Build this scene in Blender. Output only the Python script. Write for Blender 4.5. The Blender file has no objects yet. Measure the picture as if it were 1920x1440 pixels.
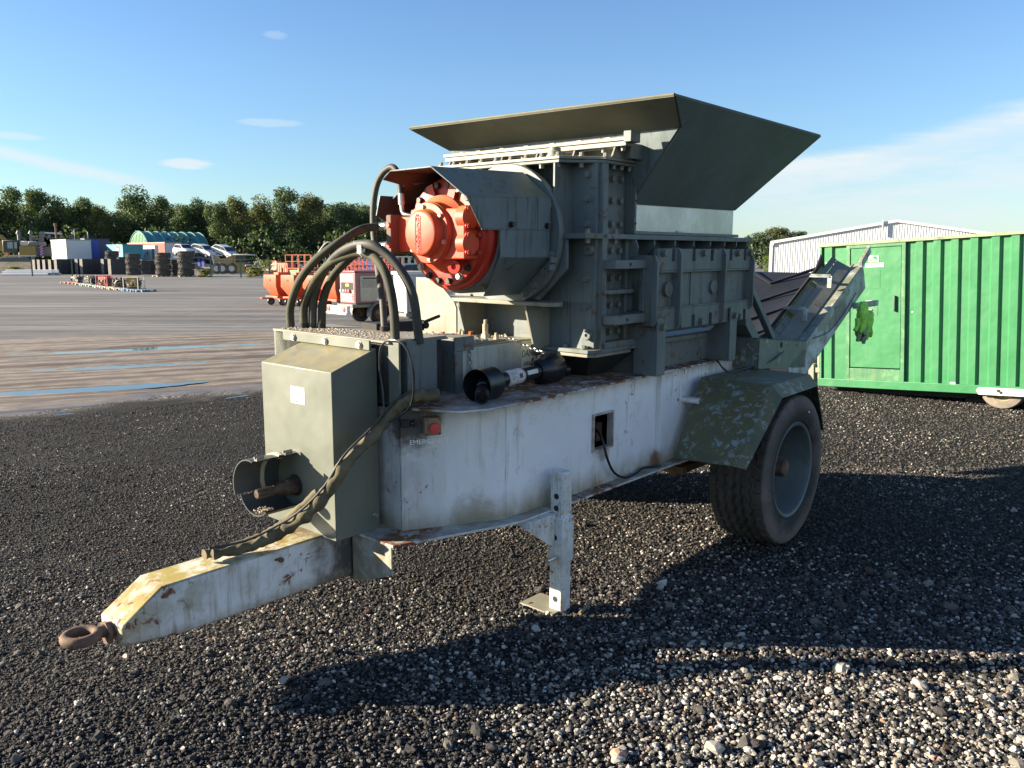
import bpy, bmesh, math, random
import numpy as np
from mathutils import Vector, Matrix
from math import sin, cos, tan, pi, radians, sqrt, atan2
random.seed(7); RNG = np.random.default_rng(11)
D = bpy.data
SC = bpy.context.scene
COL = SC.collection

# ------------------------------------------------------------------ camera, world, sun, exposure
CAM_H = 1.9
cd = D.cameras.new('camera'); cam = D.objects.new('camera', cd); COL.objects.link(cam)
cd.sensor_width = 36.0; cd.lens = 1553.0 / 1920 * 36; cd.clip_end = 3000; cd.clip_start = 0.05
PITCH = math.atan(231 / 1553.0)
cam.location = (0, 0, CAM_H); cam.rotation_euler = (pi / 2 - PITCH, 0, 0)
SC.camera = cam
SUN_AZ, SUN_EL = radians(-90), radians(17.5)          # azimuth from +Y towards +X, elevation
SUN_DIR = Vector((sin(SUN_AZ) * cos(SUN_EL), cos(SUN_AZ) * cos(SUN_EL), sin(SUN_EL)))
sl = D.lights.new('sun', 'SUN'); so = D.objects.new('sun', sl); COL.objects.link(so)
sl.energy = 5.0; sl.angle = radians(0.5); sl.color = (1.0, 0.86, 0.66)
so.rotation_euler = (-SUN_DIR).to_track_quat('-Z', 'Y').to_euler(); so.location = (-30, 0, 12)
SC.view_settings.view_transform = 'Standard'; SC.view_settings.look = 'None'
SC.view_settings.exposure = 1.85; SC.view_settings.gamma = 1.0; SC.view_settings.use_curve_mapping = False
W = D.worlds.new('World'); SC.world = W; W.use_nodes = True
wn = W.node_tree.nodes; wl = W.node_tree.links
bg = wn['Background']; bg.inputs[1].default_value = 0.09
sky = wn.new('ShaderNodeTexSky'); sky.sky_type = 'NISHITA'; sky.sun_disc = False
sky.sun_elevation = SUN_EL; sky.sun_rotation = SUN_AZ
sky.air_density = 1.0; sky.dust_density = 0.3; sky.ozone_density = 1.5; sky.altitude = 50
def wnode(t, **k):
    n = wn.new(t)
    for a, b in k.items(): setattr(n, a, b)
    return n
def wmath(op, a, b=None, c=None):
    n = wn.new('ShaderNodeMath'); n.operation = op
    for i, v in enumerate((a, b, c)):
        if v is None: continue
        if isinstance(v, (int, float)): n.inputs[i].default_value = v
        else: wl.new(v, n.inputs[i])
    return n.outputs[0]
def wramp(v, lo, hi):
    n = wn.new('ShaderNodeMapRange'); n.interpolation_type = 'SMOOTHSTEP'; n.clamp = True
    wl.new(v, n.inputs[0]); n.inputs[1].default_value = lo; n.inputs[2].default_value = hi
    return n.outputs[0]
geo = wn.new('ShaderNodeTexCoord'); sep = wn.new('ShaderNodeSeparateXYZ'); wl.new(geo.outputs['Generated'], sep.inputs[0])
X, Y, Z = sep.outputs
az = wmath('ARCTAN2', X, Y)                          # 0 ahead, + to the right
el = wmath('ARCSINE', Z)
comb = wn.new('ShaderNodeCombineXYZ'); wl.new(wmath('MULTIPLY', az, 2.2), comb.inputs[0]); wl.new(wmath('MULTIPLY', el, 12.0), comb.inputs[1])
nz = wn.new('ShaderNodeTexNoise'); nz.inputs['Scale'].default_value = 2.4; nz.inputs['Detail'].default_value = 9; nz.inputs['Roughness'].default_value = 0.62
nz.inputs['Distortion'].default_value = 0.4; wl.new(comb.outputs[0], nz.inputs['Vector'])
NZ = nz.outputs[0]
nz2 = wn.new('ShaderNodeTexNoise'); nz2.inputs['Scale'].default_value = 9; nz2.inputs['Detail'].default_value = 7; nz2.inputs['Roughness'].default_value = 0.65; wl.new(comb.outputs[0], nz2.inputs['Vector'])
# thin bank of cloud low over the right half of the sky, its upper edge rising to the right
edge = wmath('ADD', wmath('MULTIPLY', az, 0.20), 0.048)
d1 = wmath('SUBTRACT', edge, el)
bank = wmath('MULTIPLY', wramp(wmath('ADD', d1, wmath('MULTIPLY', wmath('SUBTRACT', NZ, 0.5), 0.035)), -0.006, 0.014), wramp(az, 0.10, 0.36))
wisp = wramp(wmath('ADD', NZ, wmath('MULTIPLY', nz2.outputs[0], 0.45)), 0.52, 0.95)
rim = wmath('SUBTRACT', 1.0, wramp(d1, 0.0, 0.05))
bankf = wmath('MULTIPLY', bank, wmath('ADD', wmath('MULTIPLY', wisp, 0.55), wmath('MULTIPLY_ADD', rim, 0.45, 0.30)))
# long grey streak of cloud low on the left, and a few small puffs
streak_y = wmath('MULTIPLY_ADD', wmath('ADD', az, 0.56), -0.20, 0.112)
sd = wmath('ABSOLUTE', wmath('SUBTRACT', el, wmath('ADD', streak_y, wmath('MULTIPLY', wmath('SUBTRACT', NZ, 0.5), 0.016))))
streak = wmath('MULTIPLY', wmath('SUBTRACT', 1.0, wramp(sd, 0.001, 0.011)), wmath('SUBTRACT', 1.0, wramp(az, -0.46, -0.35)))
def puff(a0, e0, wa, we, amp):
    da = wmath('DIVIDE', wmath('SUBTRACT', az, a0), wa); de = wmath('DIVIDE', wmath('SUBTRACT', el, e0), we)
    r2 = wmath('ADD', wmath('MULTIPLY', da, da), wmath('MULTIPLY', de, de))
    r2 = wmath('ADD', r2, wmath('MULTIPLY', wmath('SUBTRACT', nz2.outputs[0], 0.5), 2.4))
    return wmath('MULTIPLY', wmath('SUBTRACT', 1.0, wramp(r2, 0.2, 1.2)), amp)
puffs = wmath('MAXIMUM', puff(-0.364, 0.105, 0.031, 0.006, 0.8), puff(-0.275, 0.152, 0.035, 0.005, 0.32))
puffs = wmath('MAXIMUM', puffs, puff(-0.265, 0.243, 0.014, 0.005, 0.22))
puffs = wmath('MAXIMUM', puffs, puff(-0.53, 0.124, 0.035, 0.004, 0.45))
puffs = wmath('MAXIMUM', puffs, puff(-0.565, 0.136, 0.02, 0.008, 0.5))
# the same kind of thin cloud goes on around the sky outside the picture
outside = wmath('MULTIPLY', wramp(wmath('ABSOLUTE', az), 0.75, 1.3), wmath('MULTIPLY', wramp(NZ, 0.52, 0.8), 0.45))
outside = wmath('MULTIPLY', outside, wmath('MULTIPLY', wramp(el, 0.0, 0.05), wmath('SUBTRACT', 1.0, wramp(el, 0.3, 0.6))))
cl = wmath('MAXIMUM', wmath('MAXIMUM', bankf, wmath('MULTIPLY', streak, 0.7)), wmath('MAXIMUM', puffs, outside))
mixc = wn.new('ShaderNodeMix'); mixc.data_type = 'RGBA'; wl.new(cl, mixc.inputs[0])
tint = wn.new('ShaderNodeMix'); tint.data_type = 'RGBA'; tint.blend_type = 'MULTIPLY'; tint.inputs[0].default_value = 1.0
wl.new(sky.outputs[0], tint.inputs[6]); pass
el_r = wn.new('ShaderNodeValToRGB'); wl.new(wmath('MULTIPLY', el, 1.0), el_r.inputs[0])
e_ = el_r.color_ramp.elements; e_[0].position = 0; e_[0].color = (.39, .48, .54, 1); e_[1].position = .6; e_[1].color = (.36, .50, .70, 1); xx_ = e_.new(.2); xx_.color = (.43, .535, .66, 1)
wl.new(el_r.outputs[0], tint.inputs[7])
SKY_OUT = tint.outputs[2]
wl.new(SKY_OUT, mixc.inputs[6]); mixc.inputs[7].default_value = (2.5, 2.8, 2.95, 1)
wl.new(mixc.outputs[2], bg.inputs[0])

# ------------------------------------------------------------------ node materials
MATS = {}
class NT:
    def __init__(s, name):
        s.m = D.materials.new(name); s.m.use_nodes = True; s.n = s.m.node_tree.nodes; s.l = s.m.node_tree.links
        s.b = s.n['Principled BSDF']; s.tc = s.n.new('ShaderNodeTexCoord'); s.co = s.tc.outputs['Object']
    def new(s, t, **k):
        n = s.n.new(t)
        for a, b in k.items(): setattr(n, a, b)
        return n
    def put(s, v, i):
        if isinstance(v, (int, float)): i.default_value = v
        elif isinstance(v, tuple): i.default_value = v if len(v) == 4 or len(i.default_value) == 3 else v + (1,)
        else: s.l.new(v, i)
    def math(s, op, a, b=0.0, clamp=False):
        n = s.new('ShaderNodeMath', operation=op, use_clamp=clamp); s.put(a, n.inputs[0]); s.put(b, n.inputs[1]); return n.outputs[0]
    def noise(s, scale, detail=6, rough=.6, dist=0.0, vec=None, stretch=None, off=(0, 0, 0)):
        mp = s.new('ShaderNodeMapping'); s.l.new(vec or s.co, mp.inputs[0])
        mp.inputs['Location'].default_value = off
        if stretch: mp.inputs['Scale'].default_value = stretch
        n = s.new('ShaderNodeTexNoise'); n.inputs['Scale'].default_value = scale; n.inputs['Detail'].default_value = detail
        n.inputs['Roughness'].default_value = rough; n.inputs['Distortion'].default_value = dist
        s.l.new(mp.outputs[0], n.inputs['Vector']); return n.outputs[0]
    def voro(s, scale, feature='F1', out='Distance', vec=None):
        n = s.new('ShaderNodeTexVoronoi', feature=feature); n.inputs['Scale'].default_value = scale
        s.l.new(vec or s.co, n.inputs['Vector']); return n.outputs[out]
    def ramp(s, v, lo, hi, a=0.0, b=1.0):
        n = s.new('ShaderNodeMapRange', interpolation_type='SMOOTHSTEP'); s.put(v, n.inputs[0])
        n.inputs[1].default_value = lo; n.inputs[2].default_value = hi; n.inputs[3].default_value = a; n.inputs[4].default_value = b
        return n.outputs[0]
    def mix(s, f, a, b, mode='MIX'):
        n = s.new('ShaderNodeMix', data_type='RGBA', blend_type=mode); s.put(f, n.inputs[0]); s.put(a, n.inputs[6]); s.put(b, n.inputs[7]); return n.outputs[2]
    def up(s):
        g = s.new('ShaderNodeNewGeometry'); x = s.new('ShaderNodeSeparateXYZ'); s.l.new(g.outputs['Normal'], x.inputs[0]); return x.outputs[2]
    def bump(s, h, strength=.3, dist=.01, prev=None):
        n = s.new('ShaderNodeBump'); n.inputs['Strength'].default_value = strength; n.inputs['Distance'].default_value = dist
        s.put(h, n.inputs['Height'])
        if prev: s.l.new(prev, n.inputs['Normal'])
        return n.outputs[0]
    def done(s, col, rough=.6, normal=None, metal=0.0, spec=None):
        s.put(col, s.b.inputs['Base Color']); s.put(rough, s.b.inputs['Roughness']); s.put(metal, s.b.inputs['Metallic'])
        if normal: s.l.new(normal, s.b.inputs['Normal'])
        if spec is not None: s.b.inputs['Specular IOR Level'].default_value = spec
        return s.m
def c4(c, k=1.0): return (c[0] * k, c[1] * k, c[2] * k, 1)
RUST = (.16, .06, .022)
def paint(name, col, vary=.12, dirt=.3, dirtcol=(.09, .08, .055), streak=.35, streakcol=(.05, .055, .03), rust=.25, topc=None, topamt=.7,
          rough=.5, chips=0.0, chipcol=(.5, .55, .6), bump=.12, metal=0.0, sc=1.0, low=None, spots=()):
    if name in MATS: return MATS[name]
    t = NT(name)
    n1 = t.noise(2.2 * sc, 5)
    c = t.mix(t.ramp(n1, .3, .7), c4(col, 1 - vary), c4(col, 1 + vary))
    n2 = t.noise(7 * sc, 9, .68, .5, off=(3, 1, 7))
    c = t.mix(t.ramp(n2, .66 - dirt * .35, .84 - dirt * .2, 0, .75), c, c4(dirtcol))
    if streak:
        ns = t.noise(1.0, 6, .7, 0, stretch=(26 * sc, 26 * sc, 1.6 * sc)); nb = t.noise(1.6 * sc, 3)
        f = t.math('MULTIPLY', t.ramp(ns, .505, .62), t.ramp(nb, .42, .58)); f = t.math('MULTIPLY', f, streak)
        c = t.mix(f, c, c4(streakcol))
    if chips:
        nc = t.noise(24 * sc, 9, .66, .5, off=(9, 4, 2)); nbig = t.noise(4 * sc, 4, .6, off=(5, 5, 1))
        f = t.math('MULTIPLY', t.ramp(nc, .6 - chips * .12, .625 - chips * .12), t.ramp(nbig, .465, .58))
        c = t.mix(t.math('MULTIPLY', t.ramp(nbig, .44, .60), .6), c, c4((.15, .115, .045)))
        c = t.mix(f, c, c4(chipcol))
    if topc:
        nt = t.noise(9 * sc, 8, .65, off=(2, 8, 5)); f = t.math('MULTIPLY', t.ramp(t.up(), .35, .8), t.ramp(nt, .35, .6, .35, 1)); f = t.math('MULTIPLY', f, topamt)
        c = t.mix(f, c, c4(topc))
    if low:
        sp_ = t.new('ShaderNodeSeparateXYZ'); t.l.new(t.co, sp_.inputs[0])
        for axn, a0, a1, lc, am in low:
            ng_ = t.noise(8 * sc, 9, .7, .4, off=(axn, 2, a0)); ng2 = t.noise(1.0, 5, .6, 0, stretch=(9, 9, 1.2), off=(a0, 1, 1))
            v_ = t.math('ADD', sp_.outputs[axn], t.math('MULTIPLY', t.math('SUBTRACT', t.math('ADD', t.math('MULTIPLY', ng_, .5), t.math('MULTIPLY', ng2, .5)), .5), abs(a1 - a0) * 1.8))
            f = t.ramp(v_, a0, a1) if a1 > a0 else t.math('SUBTRACT', 1.0, t.ramp(v_, a1, a0))
            c = t.mix(t.math('MULTIPLY', t.math('MULTIPLY', f, t.ramp(ng_, .3, .6, .35, 1)), am), c, c4(lc))
    for (px_, py_, pz_, pr_, pc_, pa_) in spots:
        vd = t.new('ShaderNodeVectorMath', operation='DISTANCE'); t.l.new(t.co, vd.inputs[0]); vd.inputs[1].default_value = (px_, py_, pz_)
        v_ = t.math('ADD', vd.outputs['Value'], t.math('MULTIPLY', t.math('SUBTRACT', t.noise(14, 8, .7, .5), .5), pr_ * 1.6))
        c = t.mix(t.math('MULTIPLY', t.math('SUBTRACT', 1.0, t.ramp(v_, pr_ * .3, pr_)), pa_), c, c4(pc_))
    if rust:
        nr = t.noise(16 * sc, 10, .7, .6, off=(1, 6, 3)); nr2 = t.noise(2.7 * sc, 4, .5, off=(7, 2, 2))
        fr = t.math('MULTIPLY', t.ramp(nr, .68 - rust * .12, .74 - rust * .1), t.ramp(nr2, .45, .62))
        rs = t.noise(1.0, 5, .65, 0, stretch=(34 * sc, 34 * sc, 2.2 * sc), off=(4, 4, 4))
        fr2 = t.math('MULTIPLY', t.ramp(rs, .56, .70), t.math('MULTIPLY', t.ramp(nr2, .5, .66), rust * .8))
        c = t.mix(fr2, c, c4((.22, .10, .035)))
        c = t.mix(fr, c, c4(RUST))
        ro = t.math('ADD', t.math('MULTIPLY', fr, .35), rough)
    else: ro = rough
    ro = t.math('ADD', ro, t.math('MULTIPLY', t.math('SUBTRACT', n2, .5), .25), True)
    nb2 = t.noise(60 * sc, 4, .6); h = t.math('ADD', t.math('MULTIPLY', nb2, .4), t.math('MULTIPLY', n2, .8))
    big = t.noise(3.5 * sc, 2, .5, off=(8, 8, 8))
    nn = t.bump(big, .5, .025); nn = t.bump(h, bump, .006, nn)
    MATS[name] = t.done(c, ro, nn, metal); return MATS[name]
def flat(name, col, rough=.6, metal=0.0, vary=.15, sc=8, bump=.1, spec=None):
    if name in MATS: return MATS[name]
    t = NT(name); n = t.noise(sc, 7, .65)
    c = t.mix(t.ramp(n, .3, .7), c4(col, 1 - vary), c4(col, 1 + vary))
    MATS[name] = t.done(c, t.math('ADD', rough, t.math('MULTIPLY', t.math('SUBTRACT', n, .5), .3), True), t.bump(n, bump, .01), metal, spec); return MATS[name]

OLIVE = (.02, .03, .012)
M_grey = paint('grey_green_paint', (.13, .158, .158), streak=.6, streakcol=(.06, .06, .04), rust=1.1, dirt=.42, dirtcol=(.14, .13, .09), topc=(.20, .18, .11), topamt=.6, rough=.55)
M_greyw = paint('grey_green_paint_weathered', (.115, .15, .16), streak=.9, streakcol=(.03, .034, .018), rust=.3, dirt=.45, dirtcol=(.10, .105, .07), topc=(.17, .15, .07), topamt=.75, rough=.5)
M_box = paint('box_grey_green_paint', (.125, .138, .112), streak=.35, streakcol=(.11, .12, .04), rust=.08, dirt=.18, dirtcol=(.17, .17, .09), topc=(.27, .23, .11), topamt=.7, rough=.5)
M_dust = paint('dusty_grey_paint', (.22, .215, .17), streak=.3, rust=.45, dirt=.4, topc=(.30, .27, .20), topamt=.6)
M_hop = paint('hopper_green_paint', (.112, .145, .148), streak=.15, rust=.05, dirt=.3, dirtcol=(.10, .11, .075), rough=.6, sc=.7)
M_hopin = paint('hopper_front_paint', (.12, .12, .085), streak=.15, rust=.1, dirt=.5, dirtcol=(.09, .09, .05), rough=.6)
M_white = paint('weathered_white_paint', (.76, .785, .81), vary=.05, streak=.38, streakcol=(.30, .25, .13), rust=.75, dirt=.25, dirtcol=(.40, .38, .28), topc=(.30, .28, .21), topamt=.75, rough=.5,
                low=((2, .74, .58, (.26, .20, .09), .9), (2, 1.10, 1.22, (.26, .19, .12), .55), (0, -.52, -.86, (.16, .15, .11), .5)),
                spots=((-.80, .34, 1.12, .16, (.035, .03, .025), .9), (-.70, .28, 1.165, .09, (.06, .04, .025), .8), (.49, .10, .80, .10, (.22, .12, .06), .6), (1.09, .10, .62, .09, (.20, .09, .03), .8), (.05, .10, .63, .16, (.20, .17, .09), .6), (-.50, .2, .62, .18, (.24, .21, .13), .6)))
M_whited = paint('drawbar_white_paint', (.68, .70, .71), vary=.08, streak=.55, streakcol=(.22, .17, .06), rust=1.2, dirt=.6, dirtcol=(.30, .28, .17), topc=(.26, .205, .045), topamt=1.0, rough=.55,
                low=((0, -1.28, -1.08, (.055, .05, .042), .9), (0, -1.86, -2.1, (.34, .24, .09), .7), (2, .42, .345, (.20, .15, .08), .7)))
M_flange = paint('chassis_flange_paint', (.58, .60, .60), streak=.3, rust=2.2, dirt=.7, dirtcol=(.30, .24, .15), topc=(.24, .21, .15), topamt=.85, rough=.6)
M_tank = paint('tank_white_paint', (.45, .47, .43), streak=.6, streakcol=(.14, .13, .08), rust=.2, dirt=.5, dirtcol=(.27, .26, .18), topc=(.48, .40, .28), topamt=.85)
M_red = paint('motor_red_paint', (.56, .058, .018), vary=.12, streak=0, rust=0, dirt=.1, dirtcol=(.25, .06, .03), topc=(.20, .15, .035), topamt=.95, rough=.55, bump=.08)
M_redd = paint('motor_ring_red_paint', (.42, .026, .012), vary=.12, streak=0, rust=0, dirt=.15, dirtcol=(.2, .04, .02), rough=.45, bump=.08)
M_guard = paint('mudguard_green_paint', (.085, .10, .065), vary=.15, streak=.25, rust=.2, dirt=.5, dirtcol=(.17, .14, .05), topc=(.16, .15, .065), topamt=.6, chips=.55, chipcol=(.28, .35, .38), rough=.6)
M_inner = flat('dark_rust_inner', (.055, .022, .015), .8, vary=.4, sc=6)
M_rust = flat('rusty_iron', (.15, .095, .065), .8, .2, .45, 14, .4)
M_bolt = flat('grey_bolt', (.155, .17, .155), .6, .1, .3, 30)
M_steel = flat('bare_steel', (.55, .55, .52), .3, .9, .2, 20)
M_stain = flat('stainless_band', (.48, .49, .48), .38, .75, .25, 4, .15)
M_rub = flat('hose_rubber', (.045, .044, .034), .65, 0, .45, 9, .2)
M_black = flat('black_plastic', (.012, .013, .016), .35, 0, .3, 10, .05)
M_dark = flat('dark_void_metal', (.02, .021, .02), .8, 0, .3)
M_sock = flat('hose_sleeve_cloth', (.12, .10, .055), .9, 0, .4, 12, .5)
M_rim = paint('rim_grey_blue', (.10, .125, .13), streak=.2, rust=.2, dirt=.45, dirtcol=(.12, .11, .08), rough=.5, sc=2)
M_wht = flat('white_plain', (.58, .59, .60), .5, 0, .05)
M_lab = flat('label_white', (.66, .65, .62), .5, 0, .08, 40)
M_grn_text = flat('green_lettering', (.012, .17, .10), .6)
M_chain = flat('zinc_chain', (.42, .43, .42), .4, .8, .3, 30)
M_rock_debris = flat('dried_debris', (.30, .24, .16), .9, 0, .5, 60, .5)

# ------------------------------------------------------------------ mesh helpers
class MB:
    def __init__(s): s.v = []; s.f = []
    def add(s, vs, fs):
        o = len(s.v); s.v += [tuple(map(float, p)) for p in vs]; s.f += [tuple(o + i for i in f) for f in fs]; return s
    def box(s, x0, x1, y0, y1, z0, z1):
        vs = [(x, y, z) for z in (z0, z1) for y in (y0, y1) for x in (x0, x1)]
        return s.add(vs, [(0, 2, 3, 1), (4, 5, 7, 6), (0, 1, 5, 4), (2, 6, 7, 3), (0, 4, 6, 2), (1, 3, 7, 5)])
    def prism(s, poly, ext):
        n = len(poly); e = Vector(ext); a = [Vector(p) for p in poly]; b = [p + e for p in a]
        return s.add(a + b, [tuple(range(n))[::-1], tuple(range(n, 2 * n))] + [(i, (i + 1) % n, n + (i + 1) % n, n + i) for i in range(n)])
    def plate(s, poly, th):
        a = [Vector(p) for p in poly]; nn = (a[1] - a[0]).cross(a[2] - a[0]).normalized()
        return s.prism(poly, nn * th)
    def bar(s, p0, p1, w, h, up=(0, 0, 1)):
        p0 = Vector(p0); p1 = Vector(p1); d = (p1 - p0).normalized(); u = Vector(up); u = (u - d * u.dot(d)).normalized(); r = d.cross(u)
        q = [p0 + r * (w / 2 * a) + u * (h / 2 * b) for a, b in ((-1, -1), (1, -1), (1, 1), (-1, 1))]
        return s.prism(q, p1 - p0)
    def cyl(s, p0, p1, r, seg=16, r1=None, cap=True):
        p0 = Vector(p0); p1 = Vector(p1); d = (p1 - p0).normalized(); a = d.orthogonal().normalized(); b = d.cross(a); r1 = r if r1 is None else r1
        vs = []
        for P, R in ((p0, r), (p1, r1)):
            vs += [P + (a * cos(2 * pi * i / seg) + b * sin(2 * pi * i / seg)) * R for i in range(seg)]
        fs = [(i, (i + 1) % seg, seg + (i + 1) % seg, seg + i) for i in range(seg)]
        if cap: fs += [tuple(range(seg))[::-1], tuple(range(seg, 2 * seg))]
        return s.add(vs, fs)
    def lathe(s, o, axis, prof, seg=48, a0=0, a1=2 * pi, ref=None):
        # prof: list of (distance along axis, radius)
        o = Vector(o); d = Vector(axis).normalized(); a = Vector(ref).normalized() if ref else d.orthogonal().normalized(); b = d.cross(a)
        full = abs(a1 - a0 - 2 * pi) < 1e-6; ns = seg if full else seg + 1; vs = []
        for t, r in prof:
            for i in range(ns):
                an = a0 + (a1 - a0) * i / seg; vs.append(o + d * t + (a * cos(an) + b * sin(an)) * r)
        fs = []
        for j in range(len(prof) - 1):
            for i in range(seg):
                i2 = (i + 1) % ns; fs.append((j * ns + i, j * ns + i2, (j + 1) * ns + i2, (j + 1) * ns + i))
        return s.add(vs, fs)
    def tube(s, pts, r, seg=12, smooth=5, rf=None):
        P = [Vector(p) for p in pts]
        if smooth > 1 and len(P) > 2:
            Q = []; ext = [P[0] * 2 - P[1]] + P + [P[-1] * 2 - P[-2]]
            for i in range(1, len(ext) - 2):
                for k in range(smooth):
                    t = k / smooth; p0, p1, p2, p3 = ext[i - 1:i + 3]
                    Q.append(.5 * ((2 * p1) + (p2 - p0) * t + (2 * p0 - 5 * p1 + 4 * p2 - p3) * t * t + (3 * p1 - p0 - 3 * p2 + p3) * t ** 3))
            Q.append(P[-1]); P = Q
        n = len(P); T = [(P[min(i + 1, n - 1)] - P[max(i - 1, 0)]).normalized() for i in range(n)]
        a = T[0].orthogonal().normalized(); vs = []
        for i in range(n):
            a = (a - T[i] * a.dot(T[i])).normalized(); b = T[i].cross(a); R = r if rf is None else r * rf(i / (n - 1))
            vs += [P[i] + (a * cos(2 * pi * k / seg) + b * sin(2 * pi * k / seg)) * R for k in range(seg)]
        fs = [(i * seg + k, i * seg + (k + 1) % seg, (i + 1) * seg + (k + 1) % seg, (i + 1) * seg + k) for i in range(n - 1) for k in range(seg)]
        fs += [tuple(range(seg))[::-1], tuple((n - 1) * seg + k for k in range(seg))]
        return s.add(vs, fs)
    def mesh(s, name, m, smooth=35, bev=0):
        me = D.meshes.new(name); me.from_pydata(s.v, [], s.f)
        b = bmesh.new(); b.from_mesh(me); bmesh.ops.recalc_face_normals(b, faces=b.faces); b.to_mesh(me); b.free()
        if m: me.materials.append(m)
        if smooth:
            me.polygons.foreach_set('use_smooth', [True] * len(me.polygons)); me.set_sharp_from_angle(angle=radians(smooth))
        return me
    def build(s, name, m, parent=None, bev=0, smooth=35, **tags):
        o = D.objects.new(name, s.mesh(name, m, smooth)); COL.objects.link(o)
        if parent is not None: o.parent = parent
        if bev:
            md = o.modifiers.new('edge', 'BEVEL'); md.width = bev; md.segments = 2; md.limit_method = 'ANGLE'; md.angle_limit = radians(40); md.harden_normals = False
        tag(o, **tags); return o
def tag(o, label=None, category=None, group=None, kind=None):
    if label: o['label'] = label
    if category: o['category'] = category
    if group: o['group'] = group
    if kind: o['kind'] = kind
    return o
def empty(name, loc=(0, 0, 0), rz=0.0, parent=None, **tags):
    o = D.objects.new(name, None); COL.objects.link(o); o.location = loc; o.rotation_euler = (0, 0, rz); o.empty_display_size = .1
    if parent: o.parent = parent
    return tag(o, **tags)
KIDS = {}
def copy_tree(o, parent=None):
    c = o.copy(); COL.objects.link(c); c.parent = parent
    for ch in [x for x in D.objects if x.parent == o]: copy_tree(ch, c)
    return c
def inst(name, me, parent, loc, rot=None):
    o = D.objects.new(name, me); COL.objects.link(o); o.parent = parent; o.location = loc
    if rot: o.rotation_euler = rot
    return o
FONT_TMP = []
def text(s, size, loc, rot, m, parent, name='lettering', depth=.0015, ax='CENTER', sx=1.0):
    cu = D.curves.new(name, 'FONT'); cu.body = s; cu.size = size; cu.extrude = depth; cu.align_x = ax; cu.align_y = 'CENTER'; cu.resolution_u = 3
    t = D.objects.new(name, cu); COL.objects.link(t); bpy.context.view_layer.update()
    me = D.meshes.new_from_object(t.evaluated_get(bpy.context.evaluated_depsgraph_get())); me.name = name
    D.objects.remove(t); D.curves.remove(cu)
    me.materials.clear(); me.materials.append(m)
    o = D.objects.new(name, me); COL.objects.link(o); o.parent = parent; o.location = loc
    if isinstance(rot, Matrix): o.rotation_euler = rot.to_euler()
    else: o.rotation_euler = rot
    o.scale = (sx, 1, 1); return o
def hexbolt(name, r=.014, h=.012, m=None):
    b = MB().cyl((0, 0, 0), (0, 0, h * .25), r * 1.25, 14).cyl((0, 0, h * .25), (0, 0, h), r, 6)
    return b.mesh(name, m or M_bolt)
BOLT = hexbolt('bolt', .014, .016); BOLTS = hexbolt('bolt_steel', .012, .014, M_steel); BOLTD = hexbolt('bolt_dark', .014, .02, flat('dark_bolt', (.045, .04, .035), .5, .5, .4, 30))
R_X = (0, -pi / 2, 0)       # axis +z -> -x (front)
R_Y = (pi / 2, 0, 0)        # axis +z -> -y (near side)
def bolts(parent, pts, rot, me=BOLT, name='bolt'):
    for p in pts: inst(name, me, parent, p, rot)

# ------------------------------------------------------------------ terrain
def ground_h(x, y):
    x = np.asarray(x, float); y = np.asarray(y, float)
    h = .17 * np.exp(-((x + 1.25) ** 2 / (2 * 1.1 ** 2) + (y - 3.0) ** 2 / (2 * .75 ** 2)))
    h = h + .012 * np.sin(1.7 * x + .6 * y) * np.sin(1.3 * y - .4 * x + 1) * np.exp(-((x) ** 2 + (y - 4) ** 2) / 60)
    # low ridge thrown up along a wheel track in front of the machine
    h = h + .035 * np.exp(-((y - 3.78 + .06 * (x - .9)) / .09) ** 2) * 1 / (1 + np.exp(-(x - .0) / .12)) * np.exp(-np.clip(x - 2.5, 0, None) ** 2)
    far = np.clip((np.hypot(x, y) - 30) / 100, 0, 1)
    # ruts of the dirt track at the left
    s_ = -.395 * x + .919 * y                  # distance across the track
    m = 1 / (1 + np.exp(-(-x - 2.2) * 2))
    for c, wd, dp in ((13.85, .5, .04), (16.85, .36, .034), (19.95, .5, .04), (15.4, .2, .03), (18.3, .22, .03)):
        wob = .12 * np.sin(x * .9 + c)
        h = h - dp * np.exp(-((s_ - c - wob) / wd) ** 2) * m * (.55 + .45 * np.sin(x * .35 + c * 2.1)) + dp * .5 * np.exp(-((s_ - c - wob - wd * 1.5) / (wd * .5)) ** 2) * m
    fine = np.sin(x * 5.1 + 2 * np.sin(y * 1.3)) * np.sin(y * 6.3 + 2 * np.sin(x * 1.1)) + .7 * np.sin(x * 11.3 + y * 4) * np.sin(y * 13.1 - x * 3) + .8 * np.sin(x * 2.1 - y * 1.2)
    h = h + .0055 * fine * m
    return h * (1 - far)
def axis_coords(a, b, fine0, fine1, step, grow=1.12):
    c = list(np.arange(fine0, fine1 + 1e-6, step)); s = step; p = c[-1]
    while p < b: s *= grow; p += s; c.append(p)
    s = step; p = c[0]; pre = []
    while p > a: s *= grow; p -= s; pre.append(p)
    return np.array(pre[::-1] + c)
gx = axis_coords(-1500, 1500, -13, 6, .1); gy = axis_coords(-60, 2500, 1.5, 21, .1)
GX, GY = np.meshgrid(gx, gy); GZ = ground_h(GX, GY)
nx, ny = len(gx), len(gy)
verts = np.stack([GX, GY, GZ], -1).reshape(-1, 3)
idx = np.arange(nx * ny).reshape(ny, nx)
faces = np.stack([idx[:-1, :-1], idx[:-1, 1:], idx[1:, 1:], idx[1:, :-1]], -1).reshape(-1, 4)
gm = D.meshes.new('ground'); gm.from_pydata(verts.tolist(), [], faces.tolist())
gm.polygons.foreach_set('use_smooth', [True] * len(gm.polygons))
t = NT('ground_gravel_and_dirt')
sp = t.new('ShaderNodeSeparateXYZ'); t.l.new(t.co, sp.inputs[0])
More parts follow.
